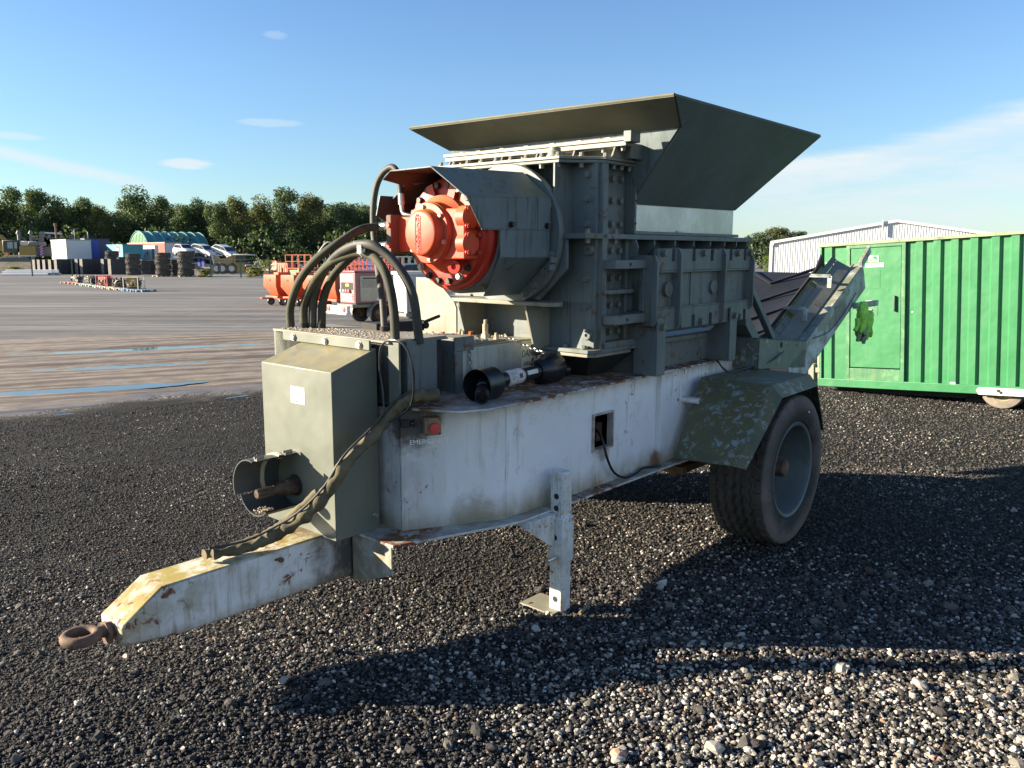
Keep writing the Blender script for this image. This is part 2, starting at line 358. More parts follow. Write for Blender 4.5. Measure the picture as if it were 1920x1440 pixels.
gxn, gyn = sp.outputs[0], sp.outputs[1]
v1 = t.voro(42, out='Color'); v1d = t.voro(42); v2 = t.voro(95, out='Color'); v2d = t.voro(95)
sx = t.new('ShaderNodeSeparateColor'); t.l.new(v1, sx.inputs[0]); sx2 = t.new('ShaderNodeSeparateColor'); t.l.new(v2, sx2.inputs[0])
patch = t.noise(.55, 4, .6)
light = t.math('ADD', t.math('MULTIPLY', sx.outputs[0], .75), t.math('MULTIPLY', patch, .5))
brown = t.ramp(gxn, .0, 6.0)
dk = t.mix(brown, (.032, .031, .031, 1), (.042, .038, .034, 1))
gcol = t.mix(t.ramp(light, .80, .98), dk, (.17, .15, .125, 1))
gcol = t.mix(t.ramp(sx2.outputs[1], .86, .93), gcol, (.22, .205, .18, 1))
gcol = t.mix(t.ramp(v1d, .010, .0165), gcol, (.016, .016, .016, 1))
gh = t.math('ADD', t.math('MULTIPLY', v1d, -1.0), t.math('MULTIPLY', v2d, -.8)); gh = t.math('ADD', gh, t.math('MULTIPLY', sx.outputs[1], .012))
# dirt and asphalt of the yard
nA = t.noise(.16, 7, .62, stretch=(.35, 1.0, 1)); nB = t.noise(2.5, 8, .65); nC = t.noise(14, 6, .7)
ust = t.noise(.5, 6, .6, .2, stretch=(.14, 2.2, 1))      # long marks of wheels across the yard
asph = t.mix(t.ramp(nA, .35, .65), (.105, .103, .100, 1), (.195, .190, .180, 1)); asph = t.mix(t.ramp(ust, .50, .58, 0, .7), asph, (.075, .072, .07, 1)); asph = t.mix(t.ramp(t.noise(1.0, 5, .6, .1, stretch=(.05, 1.6, 1), off=(5, 2, 0)), .55, .60, 0, .65), asph, (.06, .058, .057, 1))
asph = t.mix(t.ramp(nC, .62, .75, 0, .4), asph, (.3, .28, .25, 1))
mp = t.new('ShaderNodeMapping'); mp.vector_type = 'TEXTURE'; mp.inputs['Rotation'].default_value = (0, 0, math.atan2(.43, .90)); mp.inputs['Scale'].default_value = (9, .35, 1); t.l.new(t.co, mp.inputs[0])
nT = t.noise(1.0, 5, .6, .3, vec=mp.outputs[0])
dirt = t.mix(t.ramp(nB, .35, .68), (.17, .142, .115, 1), (.25, .215, .175, 1)); dirt = t.mix(t.ramp(nT, .49, .57, 0, .8), dirt, (.085, .062, .05, 1))
wet = t.ramp(t.noise(.8, 5, .6, .4, vec=mp.outputs[0], off=(3, 3, 0)), .58, .7)
wob = t.math('MULTIPLY', t.math('SUBTRACT', t.noise(.9, 6, .6), .5), 2.2)
# across-track distance from the edge of the gravel pad
dd = t.math('ADD', t.math('SUBTRACT', t.math('MULTIPLY', gyn, .77), t.math('MULTIPLY', gxn, .64)), -11.55)
dd = t.math('ADD', dd, wob)
isd = t.ramp(dd, -.3, .35)
dd2 = t.math('ADD', t.math('SUBTRACT', t.math('MULTIPLY', gyn, .93), t.math('MULTIPLY', gxn, .36)), -23.3); dd2 = t.math('ADD', dd2, t.math('MULTIPLY', wob, .6))
isa = t.ramp(dd2, -.6, .6)
yard = t.mix(isa, dirt, asph)
base = t.mix(isd, gcol, yard)
wetm = t.math('MULTIPLY', wet, t.math('MULTIPLY', isd, t.math('SUBTRACT', 1.0, isa)))
band = t.math('MULTIPLY', isd, t.math('SUBTRACT', 1.0, t.ramp(dd, .5, 1.5)))
wetm = t.math('MAXIMUM', wetm, t.math('MULTIPLY', band, .75))
base = t.mix(t.math('MULTIPLY', wetm, .6), base, (.06, .052, .046, 1))
ro = t.math('SUBTRACT', .9, t.math('MULTIPLY', wetm, .55))
hh = t.math('ADD', t.math('MULTIPLY', gh, t.math('SUBTRACT', 1.0, isd)), t.math('MULTIPLY', t.math('MULTIPLY', nC, isd), .01))
nrm = t.bump(hh, .9, .6); nrm = t.bump(t.math('MULTIPLY', t.math('MULTIPLY', nT, isd), t.math('SUBTRACT', 1.0, isa)), .5, .05, nrm)
gm.materials.append(t.done(base, ro, nrm, 0, .3))
ground = D.objects.new('ground', gm); COL.objects.link(ground); tag(ground, kind='structure')

# loose stones lying on the pad (near part of the gravel, each a small rock)
def gravel(name, n, xr, yr, smin, smax, seed, light, big=0.0):
    r = np.random.default_rng(seed)
    xs = r.uniform(*xr, n); ys = r.uniform(*yr, n)
    keep = (ys * .77 - xs * .64 < 11.3) & (np.abs(xs) < ys * .70 + 1.0)
    xs, ys = xs[keep], ys[keep]; k = len(xs)
    s = smin * (smax / smin) ** (r.random(k) ** 2.2)
    if big: 
        b = r.random(k) < big; s[b] *= r.uniform(1.6, 2.8, b.sum())
    s = s * (.78 + .30 / (1 + np.exp(-(xs - .2) * 2)))
    zs = ground_h(xs, ys) + s * .18
    # lighter stones gather towards the right foreground
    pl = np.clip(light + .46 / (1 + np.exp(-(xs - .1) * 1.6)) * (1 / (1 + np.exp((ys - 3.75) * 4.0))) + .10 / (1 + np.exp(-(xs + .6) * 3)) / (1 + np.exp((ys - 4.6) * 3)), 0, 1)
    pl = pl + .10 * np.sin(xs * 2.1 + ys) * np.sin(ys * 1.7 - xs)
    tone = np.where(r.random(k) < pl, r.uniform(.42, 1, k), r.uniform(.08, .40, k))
    me = D.meshes.new(name + '_points'); me.from_pydata(np.stack([xs, ys, zs], -1).tolist(), [], [])
    for nm, dat in (('size', s), ('tone', tone), ('hue', r.random(k))):
        a = me.attributes.new(nm, 'FLOAT', 'POINT'); a.data.foreach_set('value', dat.astype(np.float32))
    o = D.objects.new(name, me); COL.objects.link(o); tag(o, kind='stuff')
    return o
t = NT('gravel_stone')
at = t.new('ShaderNodeAttribute', attribute_type='INSTANCER', attribute_name='tone'); ah = t.new('ShaderNodeAttribute', attribute_type='INSTANCER', attribute_name='hue')
cr = t.new('ShaderNodeValToRGB'); t.l.new(at.outputs['Fac'], cr.inputs[0]); e = cr.color_ramp.elements
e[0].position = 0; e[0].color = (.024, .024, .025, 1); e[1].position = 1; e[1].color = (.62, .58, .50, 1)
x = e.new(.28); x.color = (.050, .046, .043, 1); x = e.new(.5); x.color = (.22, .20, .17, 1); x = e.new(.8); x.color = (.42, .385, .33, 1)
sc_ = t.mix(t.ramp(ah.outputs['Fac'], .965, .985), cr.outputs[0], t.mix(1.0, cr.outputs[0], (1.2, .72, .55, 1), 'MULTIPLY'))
sc_ = t.mix(t.ramp(t.noise(40, 4), .35, .7, 0, .35), sc_, (.05, .045, .04, 1))
M_stone = t.done(sc_, .8, t.bump(t.noise(70, 5), .5, .004), 0, .3)
ng = D.node_groups.new('scatter_stones', 'GeometryNodeTree')
ng.interface.new_socket('Geometry', in_out='INPUT', socket_type='NodeSocketGeometry'); ng.interface.new_socket('Geometry', in_out='OUTPUT', socket_type='NodeSocketGeometry')
gn = ng.nodes; gl = ng.links
gi = gn.new('NodeGroupInput'); go = gn.new('NodeGroupOutput')
g2i = gn.new('GeometryNodeGeometryToInstance')
for k in range(4):
    ic = gn.new('GeometryNodeMeshIcoSphere'); ic.inputs['Radius'].default_value = .5; ic.inputs['Subdivisions'].default_value = 2 if k < 3 else 1
    spn = gn.new('GeometryNodeSetPosition'); rv = gn.new('FunctionNodeRandomValue'); rv.data_type = 'FLOAT_VECTOR'
    j = .13 if k < 3 else .17
    rv.inputs[0].default_value = (-j, -j, -j); rv.inputs[1].default_value = (j, j, j); rv.inputs['Seed'].default_value = 5 + k
    gl.new(ic.outputs[0], spn.inputs[0]); gl.new(rv.outputs[0], spn.inputs['Offset'])
    tr = gn.new('GeometryNodeTransform'); tr.inputs['Scale'].default_value = ((1.0, .75, .55), (.85, 1.1, .6), (1.1, .8, .7), (1, .9, .6))[k]
    gl.new(spn.outputs[0], tr.inputs[0]); sm = gn.new('GeometryNodeSetMaterial'); sm.inputs['Material'].default_value = M_stone; gl.new(tr.outputs[0], sm.inputs[0])
    gl.new(sm.outputs[0], g2i.inputs[0])
iop = gn.new('GeometryNodeInstanceOnPoints'); iop.inputs['Pick Instance'].default_value = True
gl.new(gi.outputs[0], iop.inputs['Points']); gl.new(g2i.outputs[0], iop.inputs['Instance'])
ri = gn.new('FunctionNodeRandomValue'); ri.data_type = 'INT'; ri.inputs[4].default_value = 0; ri.inputs[5].default_value = 3; ri.inputs['Seed'].default_value = 3
gl.new(ri.outputs[2], iop.inputs['Instance Index'])
rr = gn.new('FunctionNodeRandomValue'); rr.data_type = 'FLOAT_VECTOR'; rr.inputs[0].default_value = (-.6, -.6, 0); rr.inputs[1].default_value = (.6, .6, 6.28); rr.inputs['Seed'].default_value = 9
gl.new(rr.outputs[0], iop.inputs['Rotation'])
na = gn.new('GeometryNodeInputNamedAttribute'); na.data_type = 'FLOAT'; na.inputs[0].default_value = 'size'; gl.new(na.outputs[0], iop.inputs['Scale'])
gl.new(iop.outputs[0], go.inputs[0])
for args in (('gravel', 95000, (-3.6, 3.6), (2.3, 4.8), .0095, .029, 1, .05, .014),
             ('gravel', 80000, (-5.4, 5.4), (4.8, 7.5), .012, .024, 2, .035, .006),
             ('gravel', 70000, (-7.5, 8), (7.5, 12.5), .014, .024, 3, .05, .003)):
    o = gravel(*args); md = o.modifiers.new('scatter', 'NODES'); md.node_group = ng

# puddles lying in the ruts of the dirt track
t = NT('puddle_water'); nw = t.noise(6, 3, .5)
M_water = t.done((.035, .032, .028, 1), .03, t.bump(nw, .02, .01), 0, 1.0); M_water.node_tree.nodes['Principled BSDF'].inputs['IOR'].default_value = 1.33
def puddle(cx, cy, ln, wd, ang, seed, lvl=-.029):
    r = np.random.default_rng(seed); n = 90; pts = []
    ph = r.uniform(0, 6, 6)
    for i in range(n):
        a = 2 * pi * i / n; k = 1 + .18 * sin(3 * a + ph[0]) + .12 * sin(7 * a + ph[1]) + .08 * sin(13 * a + ph[2]) + .05 * sin(23 * a + ph[3])
        u = cos(a) * ln / 2 * (1 + .05 * sin(9 * a)); v = sin(a) * wd / 2 * k
        pts.append((cx + u * cos(ang) - v * sin(ang), cy + u * sin(ang) + v * cos(ang), 0))
    b = MB(); b.add([(p[0], p[1], lvl) for p in pts], [tuple(range(n))])
    o = b.build('puddle', M_water, smooth=0, kind='structure'); return o
PA = radians(23.3)
for q in ((-9.4, 17.7, 8.6, 1.1, PA, 1), (-7.0, 15.40, 4.6, .8, PA, 2), (-8.9, 11.42, 8.6, 1.1, PA, 3), (-4.75, 10.9, 2.6, .22, radians(38), 4, -.001)): puddle(*q)

# ------------------------------------------------------------------ the towed shredder (one thing; its own axes: x to the rear, y to the far side, z up)
ML = Vector((0.654, 0.756, 0.007)).normalized(); MZ = Vector((0.004, -0.013, 1.0)); MZ = (MZ - ML * MZ.dot(ML)).normalized(); MW = MZ.cross(ML)
mach = empty('towed_shredder', label='grey-green towed shredder with flared hopper, red hydraulic motor and white frame', category='shredder')
mach.matrix_world = Matrix(((ML.x, MW.x, MZ.x, .278), (ML.y, MW.y, MZ.y, 4.315), (ML.z, MW.z, MZ.z, 0), (0, 0, 0, 1)))
Pm = mach
CY = .68
# --- drawbar
b = MB()
ya, yb = .585, .785
side = lambda y: [(-.84, y, .598), (-1.935, y, .588), (-2.11, y, .472), (-2.105, y, .388), (-1.85, y, .356), (-.84, y, .345)]
b.prism(side(ya), (0, yb - ya, 0))
drawbar = b.build('drawbar', M_whited, Pm, bev=.012)
e = MB()
for i in range(1): pass
ring = [(-2.255 + .072 * cos(a), CY + .068 * sin(a), .43) for a in [2 * pi * k / 24 for k in range(24)]]
vs = []; fs = []
for i in range(24):
    a = 2 * pi * i / 24
    for k in range(12):
        q = 2 * pi * k / 12; R = .058 + .019 * cos(q); vs.append((-2.228 + R * cos(a), CY + R * sin(a), .448 + .022 * sin(q)))
for i in range(24):
    for k in range(12): fs.append((i * 12 + k, i * 12 + (k + 1) % 12, ((i + 1) % 24) * 12 + (k + 1) % 12, ((i + 1) % 24) * 12 + k))
e.add(vs, fs); e.cyl((-2.17, CY, .445), (-2.09, CY, .438), .024, 14, .034)
e.cyl((-2.138, CY, .43), (-2.122, CY, .43), .05, 6)
e.build('towing_eye', M_rust, drawbar, bev=0)
MB().cyl((-1.38, .585, .545), (-1.38, .572, .545), .012, 10).box(-1.41, -1.385, .574, .586, .548, .556).build('bracket_stub', M_rust, drawbar)

# --- chassis
zt, zb = 1.205, .59
out = [(-.83, .36), (-.83, 1.0), (-.36, 1.26), (2.62, 1.26), (2.62, .10), (-.36, .10)]     # web outline, plan
def wall(b, poly, z0, z1, th):
    n = len(poly); cx = sum(p[0] for p in poly) / n; cy = sum(p[1] for p in poly) / n
    for i in range(n):
        p, q = Vector((*poly[i], 0)), Vector((*poly[(i + 1) % n], 0)); d = (q - p).normalized(); nn = Vector((-d.y, d.x, 0))
        if nn.dot(Vector((cx, cy, 0)) - p) < 0: nn = -nn
        b.prism([(p.x, p.y, z0), (q.x, q.y, z0), (q.x, q.y, z1), (p.x, p.y, z1)], nn * th)
frame = empty('chassis', parent=Pm)
# near side web has an inspection opening: built as four strips round it
b = MB()
hx0, hx1, hz0, hz1 = .395, .58, .815, 1.015
def rect(x0, x1, z0, z1): b.box(x0, x1, .10, .112, z0, z1)
rect(-.36, hx0, zb, zt - .012); rect(hx1, 2.62, zb, zt - .012); rect(hx0, hx1, zb, hz0); rect(hx0, hx1, hz1, zt - .012)
b.build('side_web', M_white, frame, bev=.002)
b = MB(); b.prism([(-.83, .36, zb), (-.36, .10, zb), (-.36, .10, zt - .012), (-.83, .36, zt - .012)], (.006, .010, 0)); b.build('side_web', M_white, frame, bev=.002)
b = MB(); b.prism([(-.83, .372, zb), (-.83, .99, zb), (-.83, .99, zt - .012), (-.83, .372, zt - .012)], (.012, 0, 0)); b.build('front_web', M_white, frame)
b = MB(); b.prism([(-.83, 1.0, zb), (-.36, 1.26, zb), (-.36, 1.26, zt - .012), (-.83, 1.0, zt - .012)], (.006, -.01, 0)); b.box(-.36, 2.62, 1.248, 1.26, zb, zt - .012); b.build('side_web', M_white, frame)
MB().box(2.60, 2.62, .10, 1.26, zb, zt - .012).build('rear_web', M_white, frame)
b = MB(); b.prism([(-1.0, .24, zb - .014), (-.98, 1.12, zb - .014), (-.33, 1.33, zb - .014), (2.62, 1.33, zb - .014), (2.62, .025, zb - .014), (-.30, .025, zb - .014), (-.42, .05, zb - .014)], (0, 0, .014))
b.build('bottom_flange', M_flange, frame, bev=.003)
b = MB(); b.prism([(-.80, .30, zt - .012), (-.75, 1.1, zt - .012), (-.58, 1.30, zt - .012), (2.60, 1.30, zt - .012), (2.60, .06, zt - .012), (1.0, .05, zt - .012), (.25, .035, zt - .012), (-.2, .03, zt - .012), (-.56, .035, zt - .012), (-.70, .10, zt - .012)], (0, 0, .012))
b.build('top_flange', M_flange, frame, bev=.003)
# weld bead down the corner of the front web
b = MB(); r_ = random.Random(3)
b.tube([(-.832 + r_.uniform(-.002, .002), .358 + r_.uniform(-.002, .002), zb + .61 * i / 26) for i in range(27)], .006, 6, 1)
b.build('weld_seam', M_white, frame); b = MB(); b.tube([(-.36 + r_.uniform(-.002, .002), .098, zb + .61 * i / 26) for i in range(27)], .003, 6, 1); b.build('weld_seam', M_white, frame)
# vertical stiffener strip and rim round the opening
MB().box(1.085, 1.10, .065, .10, zb, zt - .012).build('stiffener', M_white, frame, bev=.002)
b = MB()
for (x0, x1, z0, z1) in ((hx0 - .012, hx1 + .012, hz1, hz1 + .012), (hx0 - .012, hx1 + .012, hz0 - .012, hz0), (hx0 - .012, hx0, hz0, hz1), (hx1, hx1 + .012, hz0, hz1)): b.box(x0, x1, .086, .130, z0, z1)
b.build('opening_rim', paint('rusty_rim_paint', (.5, .48, .44), rust=1.4, dirt=.7, dirtcol=(.2, .1, .05), streak=.2), frame, bev=.002)
b = MB(); b.box(hx0 - .05, hx1 + .3, .30, .31, hz0 - .1, hz1 + .1).cyl((.44, .2, .86), (.44, .3, .93), .02, 10).box(.5, .56, .15, .2, .84, .95); b.build('inner_bracket', M_inner, frame)
# step bracket under the front flange
b = MB(); b.prism([(-.985, .27, .577), (-.985, .56, .577), (-.985, .56, .33), (-.985, .44, .36), (-.985, .27, .43)], (.01, 0, 0)); b.build('step_bracket', M_white, frame, bev=.002)
b = MB(); b.box(-.975, -.86, .56, .81, .335, .575); b.build('drawbar_socket', flat('recess_shade_metal', (.055, .055, .05), .7, 0, .6, 6), frame)  # near-black colour stands in for shade in the recess behind the bracket
# cross members and axle
b = MB(); b.bar((1.40, .05, .50), (1.40, .5, .50), .05, .05); b.bar((1.0, .35, .53), (1.7, .35, .53), .04, .06); b.bar((1.5, .2, .44), (2.3, .2, .44), .06, .05); b.build('spring_hanger', M_rust, frame)
MB().bar((1.85, -.25, .508), (1.85, 1.6, .508), .09, .09).build('axle', M_rust, Pm, bev=.008)
# --- jack leg
jack = empty('jack_leg', parent=Pm)
jw = paint('jack_white_paint', (.60, .62, .60), rust=1.1, dirt=.5, dirtcol=(.35, .27, .18), streak=.5, streakcol=(.2, .1, .05), sc=2)
def boxtube(b, cx, cy, w, d, z0, z1): b.box(cx - w / 2, cx + w / 2, cy - d / 2, cy + d / 2, z0, z1)
b = MB(); boxtube(b, -.028, -.0, .082, .086, .012, .80); b.build('inner_tube', jw, jack, bev=.008)
b = MB(); boxtube(b, -.028, -.0, .102, .106, .30, .555); b.build('sleeve', jw, jack, bev=.008)
b = MB(); b.plate([(-.33, .0, .55), (-.08, .0, .55), (-.08, .0, .38)], .012); b.box(-.30, -.08, -.005, .10, .545, .575); b.build('gusset', jw, jack, bev=.002)
MB().box(-.13, .05, -.03, .20, .020, .032).build('foot_plate', M_dust, jack, bev=.002)
MB().cyl((-.16, -.015, .335), (-.02, -.015, .335), .011, 12).cyl((-.165, -.015, .335), (-.155, -.015, .335), .015, 12).build('lock_pin', M_steel, jack)
for x, z in ((-.0695, .60), (-.0695, .665), (-.0795, .44), (-.0695, .09)): MB().cyl((x - .001, 0, z), (x + .001, 0, z), .016, 18).build('pin_hole', M_dark, jack)
# --- electric bits on the web
yw = lambda x: .36 - (x + .83) * (.26 / .47)
es = empty('emergency_stop', parent=Pm)
ang = atan2(-.26, .47); es.location = (-.705, yw(-.705), 1.115); es.rotation_euler = (0, 0, ang)
MB().box(-.04, .04, -.062, -.001, -.043, .043).build('switch_box', flat('tan_switch_box', (.26, .17, .10), .6), es, bev=.006)
MB().lathe((0, -.062, -.003), (0, -1, 0), [(0, .013), (.016, .013), (.018, .026), (.026, .027), (.032, .024), (.034, 0)], 24).build('push_button', flat('red_button', (.55, .06, .05), .45), es, smooth=50)
for x in (-.032, .032):
    for z in (-.035, .035): MB().cyl((x, -.062, z), (x, -.065, z), .004, 8).build('screw', M_dark, es)
pl = empty('socket_plug', parent=Pm); pl.location = (-.815, yw(-.815) - .002, 1.13); pl.rotation_euler = (0, 0, ang)
MB().box(-.025, .018, -.03, -.001, -.018, .018).cyl((.02, -.02, .0), (.05, -.016, .0), .011, 10).box(.035, .05, -.03, -.004, -.018, .018).build('plug_body', M_black, pl, bev=.003)
def web_text(s_, size, x, z, m, sx=1.0):
    o = text(s_, size, (x, yw(x) - .0015, z), (pi / 2, 0, ang), m, frame, 'lettering', .0005, sx=sx)
M_ghost = flat('faded_lettering', (.60, .60, .57), .6)
web_text('EMERGENCY', .033, -.71, 1.03, flat('faded_lettering2', (.86, .88, .86), .5), 1.05); web_text('STOP', .033, -.71, .985, flat('faded_lettering3', (.62, .60, .50), .5))

# --- gearbox cover at the front (box, with the drive stub and its guard)
fb = empty('gearbox_cover', parent=Pm)
X0, X1, Y0, Y1, Zb, Zf, Zr = -1.135, -.865, .488, 1.06, .585, 1.395, 1.485
b = MB(); b.prism([(X0, Y0, Zb), (X0, Y0, Zf), (X1, Y0, Zr), (X1, Y0, Zb)], (0, Y1 - Y0, 0)); b.build('front_box', M_box, fb, bev=.004)
MB().box(X1 - .045, X1 - .033, Y0 + .0, 1.20, 1.478, 1.525).build('top_strip', M_box, fb, bev=.002)
bolts(fb, [(X1 - .046, y, 1.50) for y in (.56, .83, 1.10)], R_X, hexbolt('dome_bolt', .016, .012, flat('pale_bolt', (.5, .47, .38), .5, .3)))
bolts(fb, [(X1 - .035, Y0 - .001, z) for z in (1.10, .66)], R_Y, BOLTS)
text('BZ 6', .017, (X0 - .0015, .775, 1.277), (pi / 2, 0, -pi / 2), M_dark, fb, depth=.0003)
MB().box(X0 - .0015, X0 - .0002, .700, .812, 1.218, 1.30).build('label', M_lab, fb, smooth=0)
b = MB(); b.box(X0 - .0022, X0 - .0014, .705, .807, 1.258, 1.2595)
for k in range(9): b.box(X0 - .0022, X0 - .0014, .725 + k * .008, .727 + k * .008 + .002 * (k % 3), 1.224, 1.231)
for k in range(5): b.box(X0 - .0022, X0 - .0014, .797 + (k % 2) * .003, .805, 1.27 + k * .005, 1.272 + k * .005)
b.build('label_print', M_dark, fb, smooth=0)
gc = Vector((X0, .812, .835)); GR = .142
pg = empty('drive_guard', parent=fb)
def shell(b, a0, a1, x0, x1, r=GR, th=.006):
    b.lathe((0, gc.y, gc.z), (1, 0, 0), [(x0, r), (x1, r), (x1, r - th), (x0, r - th), (x0, r)], 20, a0, a1, ref=(0, 0, 1))
# angle 0 = up, positive towards -y (near) when axis = +x and ref = +z  ->  b = axis x ref = -y
M_gd = paint('guard_dark_paint', (.055, .065, .07), streak=.3, rust=.5, dirt=.4, dirtcol=(.12, .11, .08), rough=.45)
b = MB(); shell(b, radians(-112), radians(14), -1.385, X0); b.build('guard_shell', M_gd, pg)
b = MB(); shell(b, radians(-222), radians(-116), -1.36, X0, GR - .004); b.build('guard_shell', M_gd, pg)
b = MB(); shell(b, radians(-112), radians(14), -1.24, -1.222, GR + .006, .02); b.build('band', flat('bright_band', (.5, .48, .36), .4, .3), pg)
for xx in (-1.345, -1.19):
    b = MB(); b.box(xx - .02, xx + .02, gc.y - .045, gc.y - .02, gc.z + GR - .004, gc.z + GR + .012); b.cyl((xx - .025, gc.y - .03, gc.z + GR + .012), (xx + .025, gc.y - .03, gc.z + GR + .012), .006, 8); b.build('latch', M_dust, pg)
b = MB(); r_ = random.Random(5)
for k in range(60): 
    a = r_.uniform(-205, -165); b.cyl((r_.uniform(-1.355, -1.28), gc.y - sin(radians(a)) * .125, gc.z + cos(radians(a)) * .125), (r_.uniform(-1.355, -1.28), gc.y - sin(radians(a)) * .12 + r_.uniform(-.01, .01), gc.z + cos(radians(a)) * .115), .004, 5)
b.build('leaf_debris', M_rock_debris, pg)
b = MB(); b.lathe((X0, gc.y - .01, gc.z - .03), (-1, 0, 0), [(0, .043), (.06, .043), (.062, .036), (.09, .034), (.12, .021), (.215, .022), (.22, .019), (.222, 0)], 18)
b.build('drive_stub', flat('oily_iron', (.085, .06, .045), .5, .3, .5, 20, .3), fb)
b = MB(); [b.box(X0 - .215, X0 - .125, gc.y - .01 + .0215 * cos(a) - .003, gc.y - .01 + .0215 * cos(a) + .003, gc.z - .03 + .0215 * sin(a) - .003, gc.z - .03 + .0215 * sin(a) + .003) for a in [k * pi / 4 + .3 for k in range(8)]]
b.build('spline', flat('brown_grease', (.05, .035, .025), .5), fb)
MB().cyl((X0 - .001, gc.y - .01, gc.z - .03), (X0 - .004, gc.y - .01, gc.z - .03), .055, 24).build('hole', M_dark, fb)

# --- hose box behind it
hb = empty('hose_box', parent=Pm)
MB().box(-.85, -.838, .345, 1.235, 1.22, 1.52).build('front_panel', M_box, hb, bev=.003)
MB().box(-.85, -.50, .42, 1.36, 1.222, 1.508).build('inner_box', M_dark, hb)
b = MB(); b.prism([(-.865, .40, 1.512), (-.865, 1.36, 1.512), (-.48, 1.36, 1.512), (-.48, .40, 1.512)], (0, 0, .012)); b.build('lid', M_dust, hb, bev=.002)
MB().box(-.765, -.565, .382, .392, 1.215, 1.515).box(-.765, -.753, .392, .5, 1.215, 1.515).box(-.765, -.48, .385, .43, 1.508, 1.516).build('side_panel', M_grey, hb, bev=.003)
MB().box(-.85, -.84, 1.25, 1.375, 1.30, 1.52).build('side_panel', M_box, hb, bev=.003)
b = MB(); b.box(-.405, -.395, .42, .62, 1.215, 1.50).box(-.405, -.255, .42, .43, 1.43, 1.50).box(-.405, -.34, .42, .43, 1.215, 1.43).box(-.405, -.255, .42, .62, 1.495, 1.505); b.build('bent_bracket', M_grey, hb, bev=.003)
b = MB(); r_ = random.Random(8)
for k in range(220):
    x, y = r_.uniform(-.84, -.62), r_.uniform(.5, 1.34); s_ = r_.uniform(.003, .009); b.box(x, x + s_, y, y + s_ * 1.4, 1.524, 1.524 + s_ * .5)
b.build('debris', M_rock_debris, hb, kind='stuff')

# --- white tank with the warning board
tk = empty('oil_tank', parent=Pm)
MB().box(-.31, .51, .55, 1.20, zt, 1.42).build('tank_body', M_tank, tk, bev=.006)
b = MB(); b.box(-.30, .49, .565, 1.19, 1.42, 1.428); b.prism([(-.22, .60, 1.428), (.20, .60, 1.428), (.24, .95, 1.428), (-.22, .95, 1.428)], (0, 0, .012)); b.build('tank_lid', M_dust, tk, bev=.002)
pale = flat('pale_dusty_iron', (.42, .37, .28), .8, .1, .3, 20, .3)
for (x, y) in ((-.19, .62), (-.12, .61), (-.02, .61), (.04, .61), (.14, .62), (-.05, .78), (.02, .8), (-.15, .82), (.1, .85)):
    MB().cyl((x, y, 1.44), (x, y, 1.452), .017, 6).cyl((x, y, 1.452), (x, y, 1.478), .008, 8).build('stud', pale, tk)
for (x, y) in ((.18, .74), (-.23, .88)): MB().cyl((x, y, 1.428), (x, y, 1.46), .026, 12).cyl((x, y, 1.46), (x, y, 1.52), .017, 12).cyl((x, y, 1.52), (x, y, 1.545), .011, 10).build('breather', pale, tk)
b = MB(); r_ = random.Random(9)
for k in range(420):
    x, y = r_.uniform(-.28, .46), r_.uniform(.75, 1.18); s_ = r_.uniform(.004, .013); b.box(x, x + s_, y, y + s_, 1.43, 1.43 + s_ * r_.uniform(.4, 1.4))
b.build('loose_debris', M_rock_debris, tk, kind='stuff')
for (x, y) in ((-.1, .98), (0, .9), (.08, 1.0), (.14, .93), (.22, .9)): MB().cyl((x, y, 1.43), (x, y, 1.462), .016, 6).build('rusty_nut', flat('orange_rust', (.35, .10, .03), .8), tk)
MB().box(.285, .485, .5475, .5495, 1.215, 1.405).build('warning_board', M_lab, tk, smooth=0)
text('DANGER!', .060, (.385, .5465, 1.345), (pi / 2, 0, 0), M_grn_text, tk, depth=.0006, sx=.74)
text('KEEP', .030, (.335, .5465, 1.285), (pi / 2, 0, 0), M_grn_text, tk, depth=.0006, sx=.9)
text('IS RUNNING', .034, (.375, .5465, 1.232), (pi / 2, 0, 0), M_grn_text, tk, depth=.0006, sx=.9)
MB().box(-.55, -.20, .86, .99, 1.50, 1.56).cyl((-.25, .82, 1.55), (-.12, .82, 1.58), .01, 8).cyl((-.2, .84, 1.53), (-.2, .9, 1.53), .02, 12).build('valve_block', M_dark, tk, bev=.006)

# --- shredder body
bd = empty('shredder_body', parent=Pm)
def part(nm, m=M_grey, bev=.003, parent=None, **k): pass
MB().box(.43, .46, .13, 1.24, 1.39, 2.43).build('front_plate', M_grey, bd, bev=.003)
MB().box(.455, .50, .10, .168, 1.39, 2.43).build('corner_post', M_grey, bd, bev=.004)
MB().box(.455, .50, 1.19, 1.26, 1.39, 2.43).build('corner_post', M_grey, bd, bev=.004)
MB().box(.50, .80, .172, .19, 1.39, 2.43).build('bolted_side_plate', M_grey, bd, bev=.002)
MB().box(.775, .795, .10, .172, 2.05, 2.43).box(.755, .795, .14, .172, 1.42, 2.02).build('side_post', M_grey, bd, bev=.003)
MB().box(.50, .80, 1.17, 1.19, 1.39, 2.43).box(.79, 2.33, 1.16, 1.18, 1.39, 2.03).build('far_side_plate', M_grey, bd)
b = MB(); b.prism([(.27, .275, 2.43), (.44, .135, 2.43), (.46, .098, 2.43), (.80, .098, 2.43), (.80, 1.262, 2.43), (.27, 1.262, 2.43)], (0, 0, .016)); b.build('top_flange', M_grey, bd, bev=.002)
b = MB(); b.prism([(.265, .27, 2.449), (.437, .13, 2.449), (.46, .093, 2.449), (.80, .093, 2.449), (.80, 1.267, 2.449), (.265, 1.267, 2.449)], (0, 0, .016)); b.build('top_cover', M_dust, bd, bev=.002)
